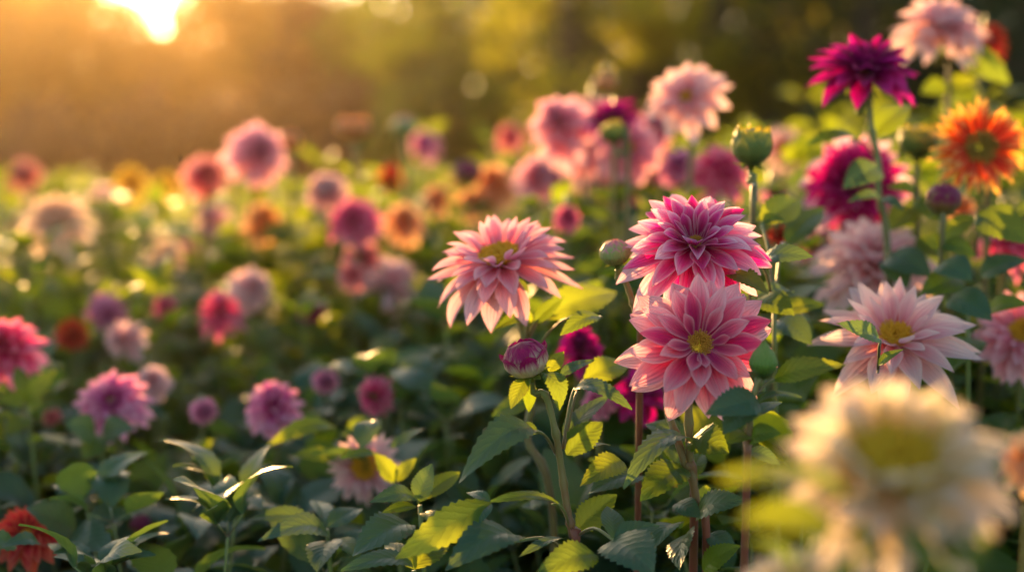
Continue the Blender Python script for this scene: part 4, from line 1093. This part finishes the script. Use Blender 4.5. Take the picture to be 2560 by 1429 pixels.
# ------------------------------------------------------------------ the rest of the bed
def canopy(px, d):
    lo = 0.44 + 0.115 * (d - 1.5); lo = min(lo + 0.02 + 0.05 * min(1, max(0, (d - 2.1) / 0.5)), 0.76)
    hi = 0.60 + 0.26 * (d - 1.5); hi = min(hi, 0.84 + 0.10 * min(1, max(0, (px - 1700) / 400)))
    lo -= 0.09 * min(1, max(0, (d - 3.5) / 1.5))
    u = min(1, max(0, (px - 850) / 650)); u = u * u * (3 - 2 * u)
    return lo + (hi - lo) * u
rg = random.Random(21)
HS = [0.26, 0.34, 0.42, 0.50, 0.58, 0.66, 0.74, 0.82, 0.90]
ZONE = {
    'shade': 'blue-green leafy plant in the low shaded bed of the lower left',
    'mid': 'blurred leafy plant in the middle of the bed, among the blooms',
    'far': 'sunlit yellow-green leafy plant far across the bed',
    'tall': 'tall leafy plant in the right of the bed behind the sharp flowers',
}
d = 1.62; nb = 0
while d < 9.5:
    step = 0.15 + 0.048 * d
    half = 0.36 * d * 1.16 + 0.2
    x = -half + rg.uniform(0, step)
    while x < half:
        xx, yy = x + rg.uniform(-.3, .3) * step, d + rg.uniform(-.3, .3) * step
        px = 1280 + xx / yy * FPX
        h = canopy(px, yy) * (rg.uniform(0.86, 1.10) if yy < 3.5 else rg.uniform(0.78, 1.14))
        if yy < 1.75 and px > 1150: h *= 0.9
        # a plant does not grow taller than the blooms that stand right behind it
        for c, sz in BLOOMS:
            if yy - 0.05 < c.y and abs(xx * c.y / yy - c.x) < (0.13 * c.y / yy + sz * 0.45):
                strict = c.y < 2.25
                lim = CAM_Z - (CAM_Z - (c.z - (0.55 if strict else 0.30) * sz)) * yy / c.y
                h = min(h, lim / (1.22 if strict else 1.06))
        if h < 0.22:
            x += step; continue
        hh = min(HS, key=lambda q: abs(q - h))
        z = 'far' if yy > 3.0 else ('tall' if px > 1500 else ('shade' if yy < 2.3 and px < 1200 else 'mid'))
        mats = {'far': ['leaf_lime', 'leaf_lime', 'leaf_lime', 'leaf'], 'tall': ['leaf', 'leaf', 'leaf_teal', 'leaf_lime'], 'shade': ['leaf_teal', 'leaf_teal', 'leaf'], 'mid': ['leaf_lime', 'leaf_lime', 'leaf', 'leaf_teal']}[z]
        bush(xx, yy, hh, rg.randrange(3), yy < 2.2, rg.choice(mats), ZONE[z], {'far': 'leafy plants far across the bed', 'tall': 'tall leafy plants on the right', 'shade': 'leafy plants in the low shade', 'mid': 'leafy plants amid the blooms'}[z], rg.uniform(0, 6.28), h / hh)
        nb += 1
        x += step
    d += step * 0.85
print('bushes', nb)

# small blooms scattered through the far bed
SC = [('pale_pink', 'small blurred pale pink dahlia among the distant blooms', 'distant pale pink dahlias', 18), ('yellow', 'small blurred yellow dahlia among the distant blooms', 'distant yellow dahlias', 6),
      ('hot_pink', 'small blurred deep pink dahlia among the distant blooms', 'distant deep pink dahlias', 9), ('cream_peach', 'small blurred cream dahlia among the distant blooms', 'distant cream dahlias', 12),
      ('orange', 'small blurred orange dahlia among the distant blooms', 'distant orange dahlias', 3), ('lilac', 'small blurred lilac dahlia among the distant blooms', 'distant lilac dahlias', 2)]
for pal, lab, grp, n in SC:
    for i in range(int(n * 0.8)):
        dd = rg.uniform(2.5, 7.5); px = rg.uniform(-50, 1500)
        x = px_x(px, dd); h = canopy(px, dd) + rg.uniform(-0.04, 0.04)
        c = Vector((x, dd, h)); s = rg.uniform(0.06, 0.14)
        ax = Vector((rg.uniform(-.8, .8), rg.uniform(-.5, .4), 0.9)).normalized()
        root = empty('dahlia', (x, dd, 0), lab, 'dahlia', grp)
        nk = c - ax * 0.15 * s
        stem_part(root, [nk, nk - ax * 0.02 + Vector((0, 0, -.03)), Vector((x, dd, 0))], .003, .004, 'stem', 5)
        stem_leaves(root, nk + Vector((0, 0, -0.04)), i, ['leaf_lime', 'leaf', 'leaf_lime'][i % 3])
        blossom(root, c, s, ax, rg.choice(['double', 'ruffled', 'ball']), pal, rg.randrange(3) + 70, 0)
